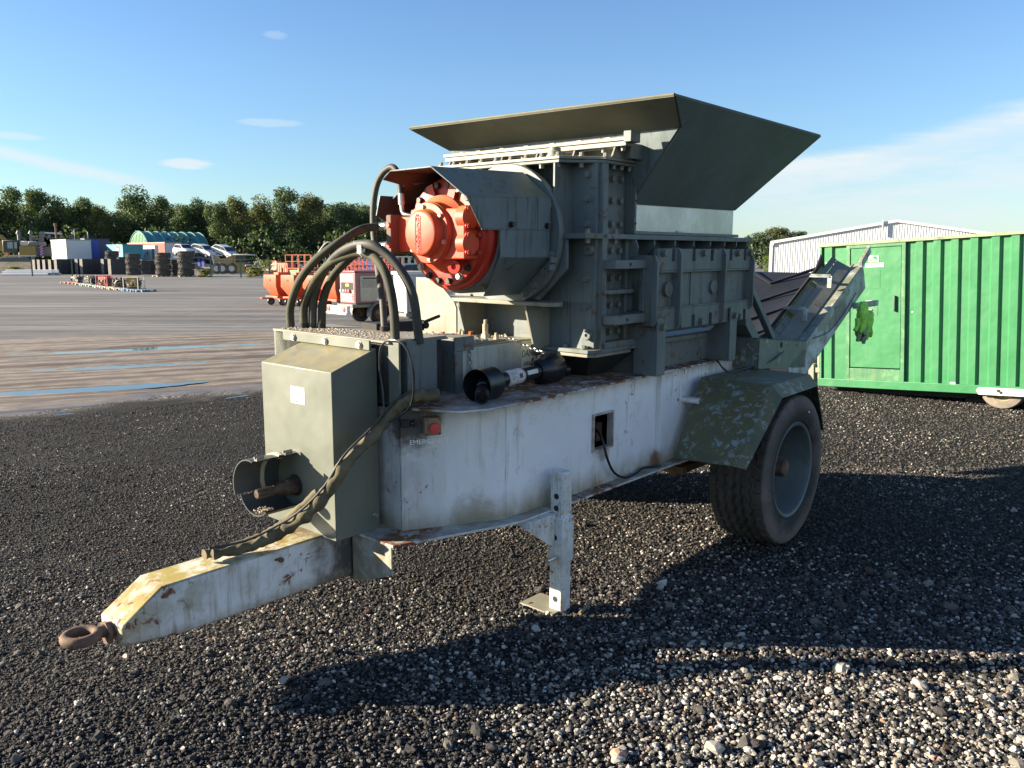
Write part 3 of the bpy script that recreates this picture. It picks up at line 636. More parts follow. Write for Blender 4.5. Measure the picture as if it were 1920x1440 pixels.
b = MB(); b.box(.29, 2.37, .10, .30, 2.017, 2.047); b.box(.29, .50, .30, 1.26, 2.017, 2.047); b.box(.8, 2.37, 1.05, 1.26, 2.017, 2.047); b.build('middle_flange', M_grey, bd, bev=.003)
MB().box(.80, 2.16, .112, .20, 2.049, 2.068).box(.80, 2.16, 1.15, 1.25, 2.049, 2.068).build('hopper_base_strip', M_greyw, bd, bev=.002)
for y in (.30, .95): MB().box(.27, .43, y, y + .014, 2.047, 2.43).build('front_gusset', M_grey, bd, bev=.002)
b = MB(); b.prism([(.30, .235, 2.017), (.30, .235, 1.85), (.30, .43, 1.67), (.30, .95, 1.67), (.30, 1.13, 1.85), (.30, 1.13, 2.017)], (.022, 0, 0)); b.build('motor_mount_plate', M_grey, bd, bev=.003)
b = MB()
pf = [(.20, 1.30), (.20, .32), (.212, .27), (.25, .245), (.30, .26), (.43, .355), (.43, 1.30)]
b.prism([(x, y, 1.640) for x, y in pf], (0, 0, .022)); b.build('motor_platform', M_dust, bd, bev=.003)
for y in (.45, .985): b = MB(); b.plate([(.205, y, 1.64), (.43, y, 1.64), (.43, y, 1.38), (.29, y, 1.38)], .014); b.build('platform_leg', M_dust, bd, bev=.002)
b = MB(); b.plate([(.21, 1.0, 1.38), (.21, 1.36, 1.38), (.21, 1.36, 1.78), (.21, 1.19, 1.78), (.21, 1.02, 1.64), (.21, 1.0, 1.60)], -.012); b.build('shield_plate', M_dust, bd, bev=.002)
b = MB(); b.prism([(.37, .13, 1.372), (.40, .095, 1.372), (.92, .095, 1.372), (.92, 1.27, 1.372), (.37, 1.27, 1.372)], (0, 0, .022)); b.build('base_flange', M_grey, bd, bev=.002)
b = MB(); b.prism([(.38, .14, 1.350), (.41, .105, 1.350), (.78, .105, 1.350), (.78, 1.25, 1.350), (.38, 1.25, 1.350)], (0, 0, .019)); b.build('base_cover', M_dust, bd, bev=.002)
# side bars beside the corner post
M_bar = M_grey
MB().box(.47, .87, .02, .13, 1.85, 1.90).build('side_bar', M_bar, bd, bev=.004)
MB().box(.47, .79, .09, .17, 1.705, 1.73).build('side_bar', M_bar, bd, bev=.003)
MB().box(.47, .86, .02, .13, 1.535, 1.588).build('side_bar', M_bar, bd, bev=.004)
MB().plate([(.80, .10, 2.017), (.80, .17, 2.017), (.80, .17, 1.90), (.80, .10, 1.92), (.80, .08, 1.97)], .012).build('side_bar_end', M_grey, bd); MB().plate([(.80, .17, 1.53), (.80, .05, 1.53), (.80, .05, 1.46), (.80, .10, 1.42), (.80, .17, 1.42)], .012).build('side_bar_end', M_grey, bd); b = MB(); b.box(.46, .88, .10, .2, 1.394, 1.43); b.build('lower_ledge', M_grey, bd, bev=.002)
for x, z in ((.62, 1.875), (.60, 1.56)): MB().cyl((x, .021, z), (x, .018, z), .010, 12).build('bar_hole', M_dark, bd)
bolts(bd, [(x, .171, z) for z in (2.36, 2.238, 2.105, 1.952, 1.795, 1.638, 1.48) for x in (.632, .718)], R_Y, hexbolt('bolt', .019, .018))
for z in (2.365, 2.24, 2.11): MB().cyl((.785, .0995, z), (.785, .098, z), .008, 12).build('bolt_hole', M_dark, bd)
bolts(bd, [(.429, .19, z) for z in (2.371, 2.239, 2.099, 1.792, 1.633)], R_X, hexbolt('bolt', .019, .018))
for z in (1.955, 1.475): MB().lathe((.43, .165, z), (-1, 0, 0), [(0, .03), (.025, .03), (.03, .026), (.03, .01), (.02, .008), (.02, 0)], 18).build('threaded_boss', M_grey, bd)
bolts(bd, [(.405, y, 1.395) for y in (.18, .32, .50, .70, .9, 1.1)], (0, 0, 0), hexbolt('bolt', .017, .02))
tb = hexbolt('flange_bolt', .014, .024, M_dust)
for k in range(9): y = .30 + k * .115; inst('flange_bolt', tb, bd, (.295, y, 2.465)); inst('nut', tb, bd, (.295, y, 2.43), (pi, 0, 0))
for x in (.5, .58, .66, .74): inst('flange_bolt', tb, bd, (x, .125, 2.465)); inst('nut', tb, bd, (x, .125, 2.43), (pi, 0, 0))
inst('flange_bolt', tb, bd, (.39, .21, 2.465)); inst('nut', tb, bd, (.39, .21, 2.43), (pi, 0, 0))
for x in (.35, .53, .62): inst('flange_bolt', tb, bd, (x, .13, 2.047)); inst('nut', tb, bd, (x, .13, 2.017), (pi, 0, 0))
b = MB(); b.lathe((.42, .42, 2.465), (0, 0, 1), [(0, .05), (.02, .05), (.025, .042), (.045, .042), (.05, .034), (.065, .034), (.07, 0)], 20); b.build('grease_cap', M_dust, bd)
# clamp rail over the front
b = MB(); b.box(.55, .63, .02, 1.46, 2.555, 2.575); b.build('rail_top_plate', M_dust, bd, bev=.002)
MB().box(.555, .63, .03, 1.45, 2.527, 2.552).build('rail_bottom_plate', M_dust, bd, bev=.002)
MB().box(.545, .64, -.01, .04, 2.545, 2.605).build('rail_end_block', M_grey, bd, bev=.003)
MB().box(.655, .67, .06, 1.43, 2.466, 2.53).build('rail_web', M_dust, bd)
MB().box(.63, .77, .045, .058, 2.466, 2.55).box(.67, .685, .05, .12, 2.466, 2.55).build('rail_end_plate', M_grey, bd, bev=.002)
for y in (.10, .38, .66, .94, 1.22, 1.40): b = MB(); b.plate([(.56, y, 2.527), (.655, y, 2.527), (.655, y, 2.466), (.53, y, 2.466), (.515, y, 2.466)][:4], .012); b.build('rail_gusset', M_dust, bd, bev=.002)
for y in (.07, .2, .5, .60, .80, 1.02, 1.16, 1.33): inst('nut', tb, bd, (.59, y, 2.527), (pi, 0, 0))
for y in (.15, .35, .55, .75, 0.95, 1.15, 1.3): MB().box(.575, .605, y, y + .035, 2.576, 2.583).build('rail_slot', M_greyw, bd)
# side recesses with the hinged door frame
MB().box(.80, 2.33, .215, .23, 1.42, 2.02).build('side_plate', M_grey, bd)
for k, x in enumerate((.80, 1.03, 1.28, 1.52, 1.75, 1.96, 2.14, 2.31)):
    b = MB(); b.plate([(x, .11, 2.017), (x, .215, 2.017), (x, .215, 1.90), (x, .15, 1.94), (x, .11, 1.985)], .014); b.build('flange_rib', M_grey, bd, bev=.001)
MB().box(2.32, 2.345, .11, .23, 1.40, 2.02).build('rear_post', M_grey, bd, bev=.003)
door = empty('side_door_frame', parent=Pm)
def notched(x0, x1, z0, z1, notches, up, y0=-.022, y1=.003):
    b = MB(); xs = [x0]
    for n_ in notches: xs += [n_ - .02, n_ + .02]
    xs.append(x1); d = .075
    for i in range(len(xs) - 1):
        if i % 2 == 0: b.box(xs[i], xs[i + 1], y0, y1, z0, z1)
        elif up: b.box(xs[i], xs[i + 1], y0, y1, z0, z1 - d)
        else: b.box(xs[i], xs[i + 1], y0, y1, z0 + d, z1)
    return b
notched(.84, 2.13, 1.835, 1.965, (1.03, 1.28, 1.52, 1.785, 2.0), True).build('upper_bar', M_grey, door, bev=.002)
MB().box(.84, 2.12, -.022, .20, 1.823, 1.834).build('upper_bar_lip', M_grey, door, bev=.002)
notched(.84, 2.10, 1.478, 1.605, (1.13, 1.30, 1.53, 2.03), False).build('lower_bar', M_grey, door, bev=.002)
MB().box(.84, 2.10, -.022, .20, 1.606, 1.617).build('lower_bar_lip', M_greyw, door, bev=.002)
MB().box(.84, 2.10, .012, .03, 1.617, 1.823).box(1.30, 1.66, .006, .012, 1.617, 1.823).build('door_back', M_grey, door)
for x, z0, z1 in ((.80, 1.51, 1.925), (1.075, 1.475, 1.97), (1.66, 1.475, 1.97), (2.085, 1.55, 1.93)):
    b = MB(); b.prism([(x, .19, z0), (x, -.03, z0), (x, -.05, z0 + .03), (x, -.05, z1 - .04), (x, -.03, z1), (x, .19, z1)], (.02, 0, 0)); b.build('door_rib', M_grey, door, bev=.003)
MB().box(.78, .84, .03, .2, 1.60, 1.87).build('hinge_plate', M_greyw, door, bev=.004)
for x in (1.005, 1.585): MB().cyl((x, .012, 1.722), (x, -.012, 1.722), .044, 28).build('round_cover', M_grey, door)
bolts(door, [(x, -.023, 1.94) for x in (.905, 1.397, 1.875, 2.06)] + [(x, -.023, 1.505) for x in (1.39, 1.94)], R_Y, hexbolt('bolt', .021, .022))
sup = empty('door_support', parent=Pm)
for x, zt_ in ((.83, 1.56), (1.775, 1.575)):
    MB().box(x, x + .10, -.045, -.03, zt + .005, zt_).build('support_plate', M_grey, sup, bev=.003)
    b = MB(); b.prism([(x + .0, -.03, zt + .005), (x + .0, .12, zt + .005), (x + .0, .12, 1.40), (x + .0, .04, 1.48), (x + .0, -.03, 1.48)], (.016, 0, 0)); b.build('support_web', M_grey, sup, bev=.003)
    inst('bolt', hexbolt('bolt', .021, .022), sup, (x + .05, -.046, zt_ - .055), R_Y)
b = MB(); b.prism([(2.15, .02, 1.50), (2.2, .02, 1.50), (2.42, .02, 1.30), (2.42, .02, zt), (2.33, .02, zt), (2.33, .02, 1.28), (2.15, .02, 1.43)], (0, .12, 0)); b.build('brace_bracket', M_grey, sup, bev=.003)
b = MB(); b.box(.90, 2.35, .16, 1.20, zt, 1.37).box(.88, 2.36, .12, .17, 1.37, 1.40); b.build('sub_frame', M_grey, sup, bev=.003)
b = MB(); b.prism([(.44, .16, 1.348), (.44, 1.2, 1.348), (.85, 1.2, 1.348), (.85, .16, 1.348)], (.12, 0, -.002)); 
b.add([(.44, .16, 1.348), (.92, .16, 1.348), (.92, 1.2, 1.348), (.44, 1.2, 1.348), (.60, .30, zt), (.80, .30, zt), (.80, 1.06, zt), (.60, 1.06, zt)], [(0, 1, 5, 4), (1, 2, 6, 5), (2, 3, 7, 6), (3, 0, 4, 7)]); b.build('discharge_chute', M_dark, bd)

# --- hopper (sheets of plate steel)
hp = empty('hopper', parent=Pm)
T, Rr, FT, FR = (.486, -.305, 2.75), (2.48, -.305, 2.75), (.43, 1.65, 2.75), (2.48, 1.65, 2.75)
FN, FF = (.745, -.199, 2.629), (.72, 1.56, 2.629)
LN, LR, LF, LFR = (.80, .15, 2.233), (2.145, .15, 2.245), (.80, 1.21, 2.233), (2.145, 1.21, 2.245)
S1, S2 = (.745, -.305, 2.75), (.90, -.305, 2.75)
MB().plate([T, FT, FF, FN], .012).build('front_flare_sheet', M_hopin, hp, bev=.001)
MB().plate([FN, FF, LF, LN], .012).build('front_lower_sheet', M_greyw, hp, bev=.001)
seamT = (.93, -.305, 2.75); 
b = MB(); b.plate([T, (.80, -.305, 2.75), FN], -.012); b.build('corner_sheet', M_hop, hp, bev=.001)
b = MB(); b.plate([(.80, -.303, 2.752), Rr, LR, LN, FN], -.014); b.build('side_sheet', M_hop, hp, bev=.001)
MB().plate([FT, FR, LFR, LF, FF], .012).build('side_sheet', M_hop, hp)
MB().plate([Rr, FR, LFR, LR], -.012).build('rear_sheet', M_hop, hp)
MB().box(.79, 2.14, .15, .16, 2.068, 2.243).box(.79, 2.14, 1.20, 1.21, 2.068, 2.243).box(2.13, 2.14, .16, 1.2, 2.068, 2.243).box(.79, .80, .16, 1.20, 2.068, 2.243).build('steel_band', M_stain, hp)
b = MB(); b.tube([T, FT], .009, 8, 1).tube([T, Rr], .006, 8, 1).tube([T, FN, LN], .008, 8, 1); b.build('edge_bead', M_hopin, hp)
MB().box(1.35, 1.42, .14, .155, 2.068, 2.08).build('tag', M_wht, hp)

# --- hydraulic motor
mo = empty('hydraulic_motor', parent=Pm); MC = Vector((0, .65, 2.04))
def lx(prof, seg=64): return MB().lathe((0, MC.y, MC.z), (-1, 0, 0), prof, seg)
lx([(-.22, 0), (-.22, .325), (.13, .325), (.145, .315), (.15, .30), (.15, 0)]).build('drum_housing', M_grey, mo)
lx([(.151, .0), (.151, .305), (.185, .307), (.195, .30), (.20, .285), (.24, .278), (.243, .27), (.243, .20), (.24, .0)]).build('ring_flange', M_redd, mo)
lx([(.20, .215), (.275, .20), (.29, .175), (.30, .165), (.355, .163), (.36, .158), (.36, 0)]).build('motor_case', M_red, mo)
lx([(.345, .14), (.345, .158), (.362, .160), (.372, .156), (.374, .126), (.382, .122), (.412, .119), (.421, .113), (.425, .104), (.425, 0)]).build('end_cap', M_red, mo)
b = MB(); b.lathe((0, MC.y, MC.z), (-1, 0, 0), [(.243, .155), (.27, .155), (.30, .13)], 12, ref=(0, 0, 1))
for a in (-.35, .35): b.bar((-.25, MC.y + sin(a) * .17, MC.z + cos(a) * .17), (-.25, MC.y + sin(a) * .27, MC.z + cos(a) * .27), .05, .03, (1, 0, 0))
b.build('case_lug', M_redd, mo)
brass = flat('worn_cap_bolt', (.62, .28, .18), .45, .3)
capbolt = hexbolt('cap_bolt', .012, .014, brass)
bolts(mo, [(-.372, MC.y + .138 * cos(a), MC.z + .138 * sin(a)) for a in [radians(20 + 60 * k) for k in range(6)]], R_X, capbolt, 'cap_bolt')
bd_ = hexbolt('ring_bolt', .016, .022, flat('dark_bolt2', (.05, .05, .045), .5, .4)); bl_ = hexbolt('ring_bolt', .016, .022, flat('light_bolt', (.55, .5, .38), .5, .3))
for k in range(20):
    a = radians(9 + 18 * k)
    if 8 < k < 12: continue
    inst('ring_bolt', bl_ if k in (6, 17, 13) else bd_, mo, (-.241, MC.y + .255 * cos(a), MC.z + .255 * sin(a)), R_X)
# name in raised letters with a raised frame, reading upwards
o = text('HÄGGLUNDS', .032, (-.4255, MC.y + .012, MC.z - .004), Matrix(((0, 0, -1), (0, -1, 0), (-1, 0, 0))).transposed() if False else (0, 0, 0), M_redd, mo, 'lettering', .003, sx=1.05)
o.rotation_mode = 'QUATERNION'
o.rotation_quaternion = Matrix(((0, 0, -1), (0, 1, 0), (1, 0, 0))).to_quaternion()
b = MB(); fy, fz = .021, .105
for (a0, a1, c0, c1) in ((-fy, fy, fz - .003, fz), (-fy, fy, -fz, -fz + .003), (-fy, -fy + .003, -fz, fz), (fy - .003, fy, -fz, fz)): b.box(-.4275, -.425, MC.y + .012 + a0, MC.y + .012 + a1, MC.z - .004 + c0 * .86, MC.z - .004 + c1 * .86)
b.build('name_frame', M_redd, mo)
# port blocks, near side and far side
b = MB(); b.box(-.345, -.24, .40, .62, 1.905, 2.165); b.build('port_block', M_red, mo, bev=.008)
for z in (2.118, 1.985): 
    MB().lathe((-.30, .452, z), (0, -1, 0), [(0, .062), (.055, .062), (.065, .052), (.066, 0)], 32).build('port_cap', M_red, mo)
    bolts(mo, [(-.30 + dx, .387, z + dz) for dx in (-.04, .04) for dz in (-.045, .045)], R_Y, hexbolt('port_bolt', .012, .016, M_redd), 'port_bolt')
b = MB(); b.lathe((-.285, .52, 1.865), (-1, -.3, 0), [(0, .036), (.03, .036), (.03, .015), (.02, .014), (.02, 0)], 20); b.build('drain_boss', M_redd, mo)
MB().lathe((-.352, .52, 2.045), (-1, 0, 0), [(0, .018), (.006, .018), (.006, .008), (.002, .006), (.002, 0)], 14).build('plug', M_redd, mo)
b = MB(); b.box(-.345, -.24, .78, .93, 1.94, 2.13); b.build('port_block', M_red, mo, bev=.008)
MB().box(-.40, -.27, .90, .945, 1.93, 2.14).build('manifold', flat('brown_manifold', (.12, .06, .04), .7), mo, bev=.008)
for z in (2.084, 1.976):
    MB().cyl((-.345, .945, z), (-.35, .975, z), .02, 14).cyl((-.35, .97, z), (-.352, .988, z), .027, 6).cyl((-.352, .985, z), (-.36, 1.05, z - .006), .023, 16).build('hose_fitting', M_steel, mo)
    MB().cyl((-.40, .915, z - .0), (-.415, .915, z), .014, 8).build('red_plug', M_redd, mo)
MB().tube([(-.28, .948, 2.245), (-.28, .946, 2.181), (-.28, .93, 2.15), (-.27, .89, 2.14), (-.26, .86, 2.139)], .012, 10, 4).cyl((-.28, .948, 2.20), (-.28, .95, 2.26), .019, 12).build('elbow_pipe', M_steel, mo)

# --- bent sheet cover round the motor and the bolted disc behind it
cv = empty('motor_cover', parent=Pm)
MB().lathe((.25, .65, 2.04), (1, 0, 0), [(0, .0), (0, .40), (.014, .405), (.03, .405), (.045, .40), (.05, .37), (.05, 0)], 64).build('mounting_disc', M_grey, cv)
bolts(cv, [(.248, .65 - .368 * cos(a), 2.04 + .368 * sin(a)) for a in [radians(q) for q in (30, -18, -34, -50, -66, 130, 150)]], R_X, hexbolt('disc_bolt', .019, .02), 'disc_bolt')
th = .006
def sheet(nm, poly, m=M_greyw, t_=th): return MB().plate(poly, t_).build(nm, m, cv, bev=.001)
sheet('cover_side', [(-.43, .30, 2.21), (.235, .30, 2.235), (.235, .30, 2.062), (-.325, .30, 2.06)])
sheet('cover_shoulder', [(-.48, .50, 2.365), (.235, .50, 2.385), (.235, .30, 2.236), (-.43, .30, 2.212)])
# roof of the cover, rusty underneath, with the slot cut out at the far front
sheet('cover_roof', [(-.48, .502, 2.366), (.235, .502, 2.386), (.235, .84, 2.386), (-.455, .84, 2.366)], M_greyw, -.006)
bt = MB(); bt.plate([(-.478, .505, 2.359), (.235, .505, 2.379), (.235, .84, 2.379), (-.455, .84, 2.359)], .004)
bt.plate([(-.453, .842, 2.358), (.235, .842, 2.378), (.235, 1.06, 2.23), (-.27, 1.06, 2.21), (-.27, .93, 2.30), (-.453, .90, 2.32)], .004)
bt.plate([(-.33, 1.06, 2.25), (.235, 1.06, 2.25), (.235, 1.06, 2.02), (-.27, 1.06, 2.02), (-.27, 1.06, 2.10), (-.36, 1.06, 2.14)], .004); bt.build('cover_lining', M_inner, cv)
sheet('cover_far_shoulder', [(-.453, .842, 2.364), (.235, .842, 2.384), (.235, 1.066, 2.236), (-.27, 1.066, 2.216), (-.27, .93, 2.308), (-.453, .90, 2.326)], M_greyw, -.004)
MB().plate([(-.335, 1.068, 2.25), (.235, 1.068, 2.25), (.235, 1.068, 2.02), (-.27, 1.068, 2.02), (-.27, 1.068, 2.10), (-.365, 1.068, 2.14)], -.004).build('cover_far_side', M_greyw, cv)
sheet('lower_cover_side', [(-.175, .305, 2.062), (.235, .305, 2.062), (.235, .305, 1.915), (-.175, .305, 1.915)])
sheet('lower_cover_slope', [(-.175, .307, 1.913), (.235, .307, 1.913), (.235, .53, 1.70), (-.06, .53, 1.70)])
MB().box(-.32, .235, .304, .3075, 2.055, 2.075).build('cover_lip', M_greyw, cv)
bolts(cv, [(-.10, .299, 2.085), (.20, .299, 2.085)], R_Y, BOLTD, 'cover_bolt')
for (y, z) in ((.29, 1.90), (.30, 1.86), (.33, 2.2)): MB().bar((.20, y - .02, z), (.25, y - .02, z), .012, .03).build('cover_clip', M_grey, cv)

# --- hoses
hs = empty('hydraulic_hoses', parent=Pm)
HR = .0225
H = [[(-0.75, 1.361, 1.52), (-0.76, 1.339, 1.639), (-0.76, 1.256, 1.773), (-0.74, 1.137, 1.889), (-0.68, 1.046, 1.968), (-0.58, 1.020, 2.031), (-0.46, 1.06, 2.067), (-0.37, 1.05, 2.078)],
     [(-0.72, 1.278, 1.52), (-0.72, 1.266, 1.655), (-0.72, 1.191, 1.759), (-0.73, 1.045, 1.862), (-0.74, 0.88, 1.919), (-0.75, 0.717, 1.939), (-0.76, 0.6, 1.904), (-0.77, 0.512, 1.82), (-0.77, 0.469, 1.68), (-0.77, 0.458, 1.5)],
     [(-0.69, 1.241, 1.52), (-0.69, 1.223, 1.67), (-0.70, 1.135, 1.804), (-0.74, 0.956, 1.911), (-0.78, 0.763, 1.968), (-0.78, 0.626, 1.978), (-0.75, 0.547, 1.937), (-0.72, 0.467, 1.854), (-0.70, 0.405, 1.732), (-0.68, 0.385, 1.5)],
     [(-0.66, 1.199, 1.52), (-0.65, 1.191, 1.67), (-0.63, 1.135, 1.796), (-0.58, 1.065, 1.889), (-0.5, 1.05, 1.945), (-0.42, 1.06, 1.967), (-0.365, 1.05, 1.97)],
     [(-0.55, 0.797, 1.52), (-0.5, 0.869, 1.692), (-0.42, 0.998, 1.859), (-0.36, 1.096, 2.035), (-0.3, 1.167, 2.187), (-0.27, 1.171, 2.308), (-0.27, 1.113, 2.379), (-0.27, 1.035, 2.409), (-0.27, 0.987, 2.372), (-0.275, 0.962, 2.298), (-0.28, 0.95, 2.25)]]
M_rub2 = flat('mossy_hose_rubber', (.050, .049, .028), .8, 0, .5, 7, .25)
for i, h in enumerate(H): MB().tube(h, HR * (1 if i < 4 else .8), 14, 6).build('hose', M_rub2 if i in (0, 3, 1) else M_rub, hs, smooth=60)
for h in H:
    p = Vector(h[0]); MB().cyl(p, p + Vector((0, 0, .03)), .024, 12).build('hose_collar', M_dark, hs)
MB().tube([(-.735, 1.12, 1.925), (-.70, 1.07, 1.99), (-.66, 1.04, 1.96), (-.69, 1.06, 1.88), (-.735, 1.12, 1.925)], .004, 6, 4).tube([(-.80, .72, 1.99), (-.76, .70, 1.995), (-.73, .70, 1.96), (-.76, .71, 1.92), (-.80, .72, 1.99)], .004, 6, 4).build('cable_tie', M_lab, hs)
MB().box(-.806, -.78, .66, .69, 1.935, 1.975).build('clip', M_steel, hs)
sk = [(-1.68, .640, .640), (-1.52, .61, .640), (-1.40, .57, .679), (-1.32, .474, .761), (-1.24, .40, .872), (-1.17, .345, 1.008), (-1.0, .363, 1.101), (-.88, .348, 1.205), (-.80, .30, 1.262), (-.68, .26, 1.26)]
r_ = random.Random(4); ph = [r_.uniform(0, 6) for _ in range(6)]
fold = lambda u: 1 + .10 * sin(u * 60 + ph[0] + 2 * sin(u * 17)) + .08 * sin(u * 97 + ph[1]) + .05 * sin(u * 171)
sl_ = MB().tube(sk, .029, 18, 14, rf=lambda u: fold(u) * (.62 + .38 * min(1, u * 5)))
v_ = [Vector(p) for p in sl_.v]
for i in range(len(v_)):
    a = (i % 18) / 18 * 2 * pi; u = i // 18
    v_[i] += Vector((0, 0, 1)) * .004 * sin(a * 3 + u * .9) + Vector((1, 0, 0)) * .003 * sin(a * 2 - u * .7)
sl_.v = [tuple(p) for p in v_]
sl_.build('cloth_hose_sleeve', M_sock, hs, smooth=70)
MB().tube([(p[0] - .01, p[1] + .055 + .02 * (i % 2), p[2] - .012) for i, p in enumerate(sk[:5])], .022, 12, 8, rf=fold).build('cloth_hose_sleeve', M_sock, hs, smooth=70)
MB().tube([(p[0] - .018, p[1] - .005, p[2] + .034) for p in sk[:9]], .006, 8, 6).build('cable', M_rub, hs)
lp = [(-.93, .305, 1.30), (-.93, .357, 1.29), (-.93, .391, 1.405), (-.93, .376, 1.507), (-.94, .289, 1.546), (-.93, .21, 1.52), (-.92, .173, 1.425), (-.90, .194, 1.297), (-.90, .236, 1.22), (-.95, .31, 1.16)]
MB().tube([(-.95, .34, 1.20), (-.93, .372, 1.30)] + lp[2:], .0055, 8, 6).build('looped_cable', M_black, hs)
MB().tube([(.515, .20, .93), (.49, .12, .896), (.472, .075, .836), (.496, .062, .747), (.567, .062, .655), (.684, .062, .600), (.80, .068, .597), (.90, .072, .612), (1.0, .075, .600), (1.08, .05, .597)], .0075, 8, 6).build('hanging_cable', M_black, hs)
MB().tube([(1.80, .06, 1.21), (1.86, .0, 1.125), (2.05, -.05, 1.136), (2.29, -.10, 1.155), (2.53, -.115, 1.215)], .006, 8, 6).tube([(1.80, .06, 1.20), (1.9, .0, 1.12), (2.1, -.06, 1.13), (2.35, -.11, 1.17), (2.5, -.115, 1.20)], .004, 8, 6).build('rear_cable', M_black, hs)

# --- wheels and mudguards
WR = .512
def tyre_mesh(R=WR, w=.39, rim=.315):
    # half-profile across the width: (offset, radius)
    prof = [(-.5, .0), (-.44, .012), (-.42, .03)]
    na_, pts = 288, []
    cross = []
    # inner bead -> sidewall -> tread -> sidewall -> bead
    cross += [(-w * .40, rim * 1.0), (-w * .47, rim * 1.06), (-w * .50, rim + (R - rim) * .35), (-w * .505, rim + (R - rim) * .55), (-w * .49, R - .055), (-w * .465, R - .022)]
    nt = 44; cross_t = [(-w * .44 + w * .88 * i / (nt - 1), R - .006 * ((i / (nt - 1) - .5) * 2) ** 2 * 1.6) for i in range(nt)]
    full = cross + cross_t + [(-o, r) for o, r in cross[::-1]]
    vs = []
    for a_i in range(na_):
        a = 2 * pi * a_i / na_
        for j, (o, r) in enumerate(full):
            rr_ = r
            if len(cross) <= j < len(cross) + nt:
                u = o / (w * .44)
                zig = .045 * (abs(((a_i * 36 / na_ * 1.0) % 1) - .5) * 4 - 1)
                for c0 in (-.68, -.34, 0, .34, .68):
                    if abs(u - c0 - zig) < .062: rr_ -= .019
                if abs(u) > .74 and (a_i % 8) in (0,): rr_ -= .010
                if (a_i % 4 == 0) and abs(abs(u) - .17) < .1: rr_ -= .004
            vs.append((rr_ * cos(a), o, rr_ * sin(a)))
    m_ = len(full); fs = []
    for a_i in range(na_):
        b_i = (a_i + 1) % na_
        for j in range(m_ - 1): fs.append((a_i * m_ + j, a_i * m_ + j + 1, b_i * m_ + j + 1, b_i * m_ + j))
    t_ = MB(); t_.add(vs, fs); return t_
t = NT('dusty_tyre_rubber'); n1 = t.noise(3.2, 6, .6, .6); n2 = t.noise(14, 7, .7)
c_ = t.mix(t.ramp(n1, .42, .6), (.030, .029, .029, 1), (.085, .072, .066, 1)); c_ = t.mix(t.ramp(n2, .4, .75, 0, .5), c_, (.055, .05, .047, 1))
g_ = t.new('ShaderNodeNewGeometry'); 
sp2 = t.new('ShaderNodeSeparateXYZ'); t.l.new(t.co, sp2.inputs[0])
rad = t.math('SQRT', t.math('ADD', t.math('MULTIPLY', sp2.outputs[0], sp2.outputs[0]), t.math('MULTIPLY', sp2.outputs[2], sp2.outputs[2])))
c_ = t.mix(t.math('MULTIPLY', t.ramp(rad, .35, .47), t.math('SUBTRACT', 1.0, t.ramp(rad, .488, .498))), c_, t.mix(t.ramp(n1, .35, .6), (.09, .08, .075, 1), (.17, .135, .122, 1)))
c_ = t.mix(t.math('MULTIPLY', t.ramp(rad, .49, .503), t.ramp(n2, .35, .7, .3, .8)), c_, (.07, .058, .045, 1))
M_tyre = t.done(c_, .8, t.bump(n2, .3, .006), 0, .3)
TY = tyre_mesh().mesh('tyre', M_tyre, smooth=40)
def rim_build(parent, sgn):
    # outer face towards sgn*y
    s = sgn; b = MB()
    prof = [(.160, .318), (.172, .326), (.182, .318), (.176, .300), (.15, .290), (.07, .284), (.02, .268), (-.01, .258), (-.09, .25), (-.125, .225), (-.13, .17), (-.13, .11), (-.125, .10), (-.125, .0)]
    b.lathe((0, 0, 0), (0, s, 0), prof, 64); b.lathe((0, 0, 0), (0, -s, 0), [(.17, .318), (.16, .29), (.09, .28), (.095, .10)], 40)
    rm = b.build('rim', M_rim, parent, smooth=40)
    MB().lathe((0, 0, 0), (0, s, 0), [(-.118, .232), (-.122, .17), (-.121, .10), (-.119, 0)], 48).build('rim_disc', flat('rim_disc_shade', (.045, .055, .055), .6, 0, .5, 9), parent)  # disc coloured darker than the rim to paint in the shade inside it
    b = MB(); [b.cyl((.175 * cos(a), s * -.1165, .175 * sin(a)), (.175 * cos(a), s * -.1175, .175 * sin(a)), .03, 14) for a in [2 * pi * k / 8 for k in range(8)]]; b.build('hand_hole', M_dark, parent, kind='stuff')
    MB().lathe((0, 0, 0), (0, s, 0), [(-.126, .11), (-.05, .105), (-.02, .085), (.05, .075), (.055, .06), (.12, .058), (.13, .05), (.13, 0)], 20).build('hub', M_rust, parent)
    nm = hexbolt('wheel_nut', .017, .03, M_rust)
    for k in range(10):
        a = 2 * pi * k / 10; inst('wheel_nut', nm, parent, (.135 * cos(a), s * -.114, .135 * sin(a)), (pi / 2 if s < 0 else -pi / 2, 0, 0))
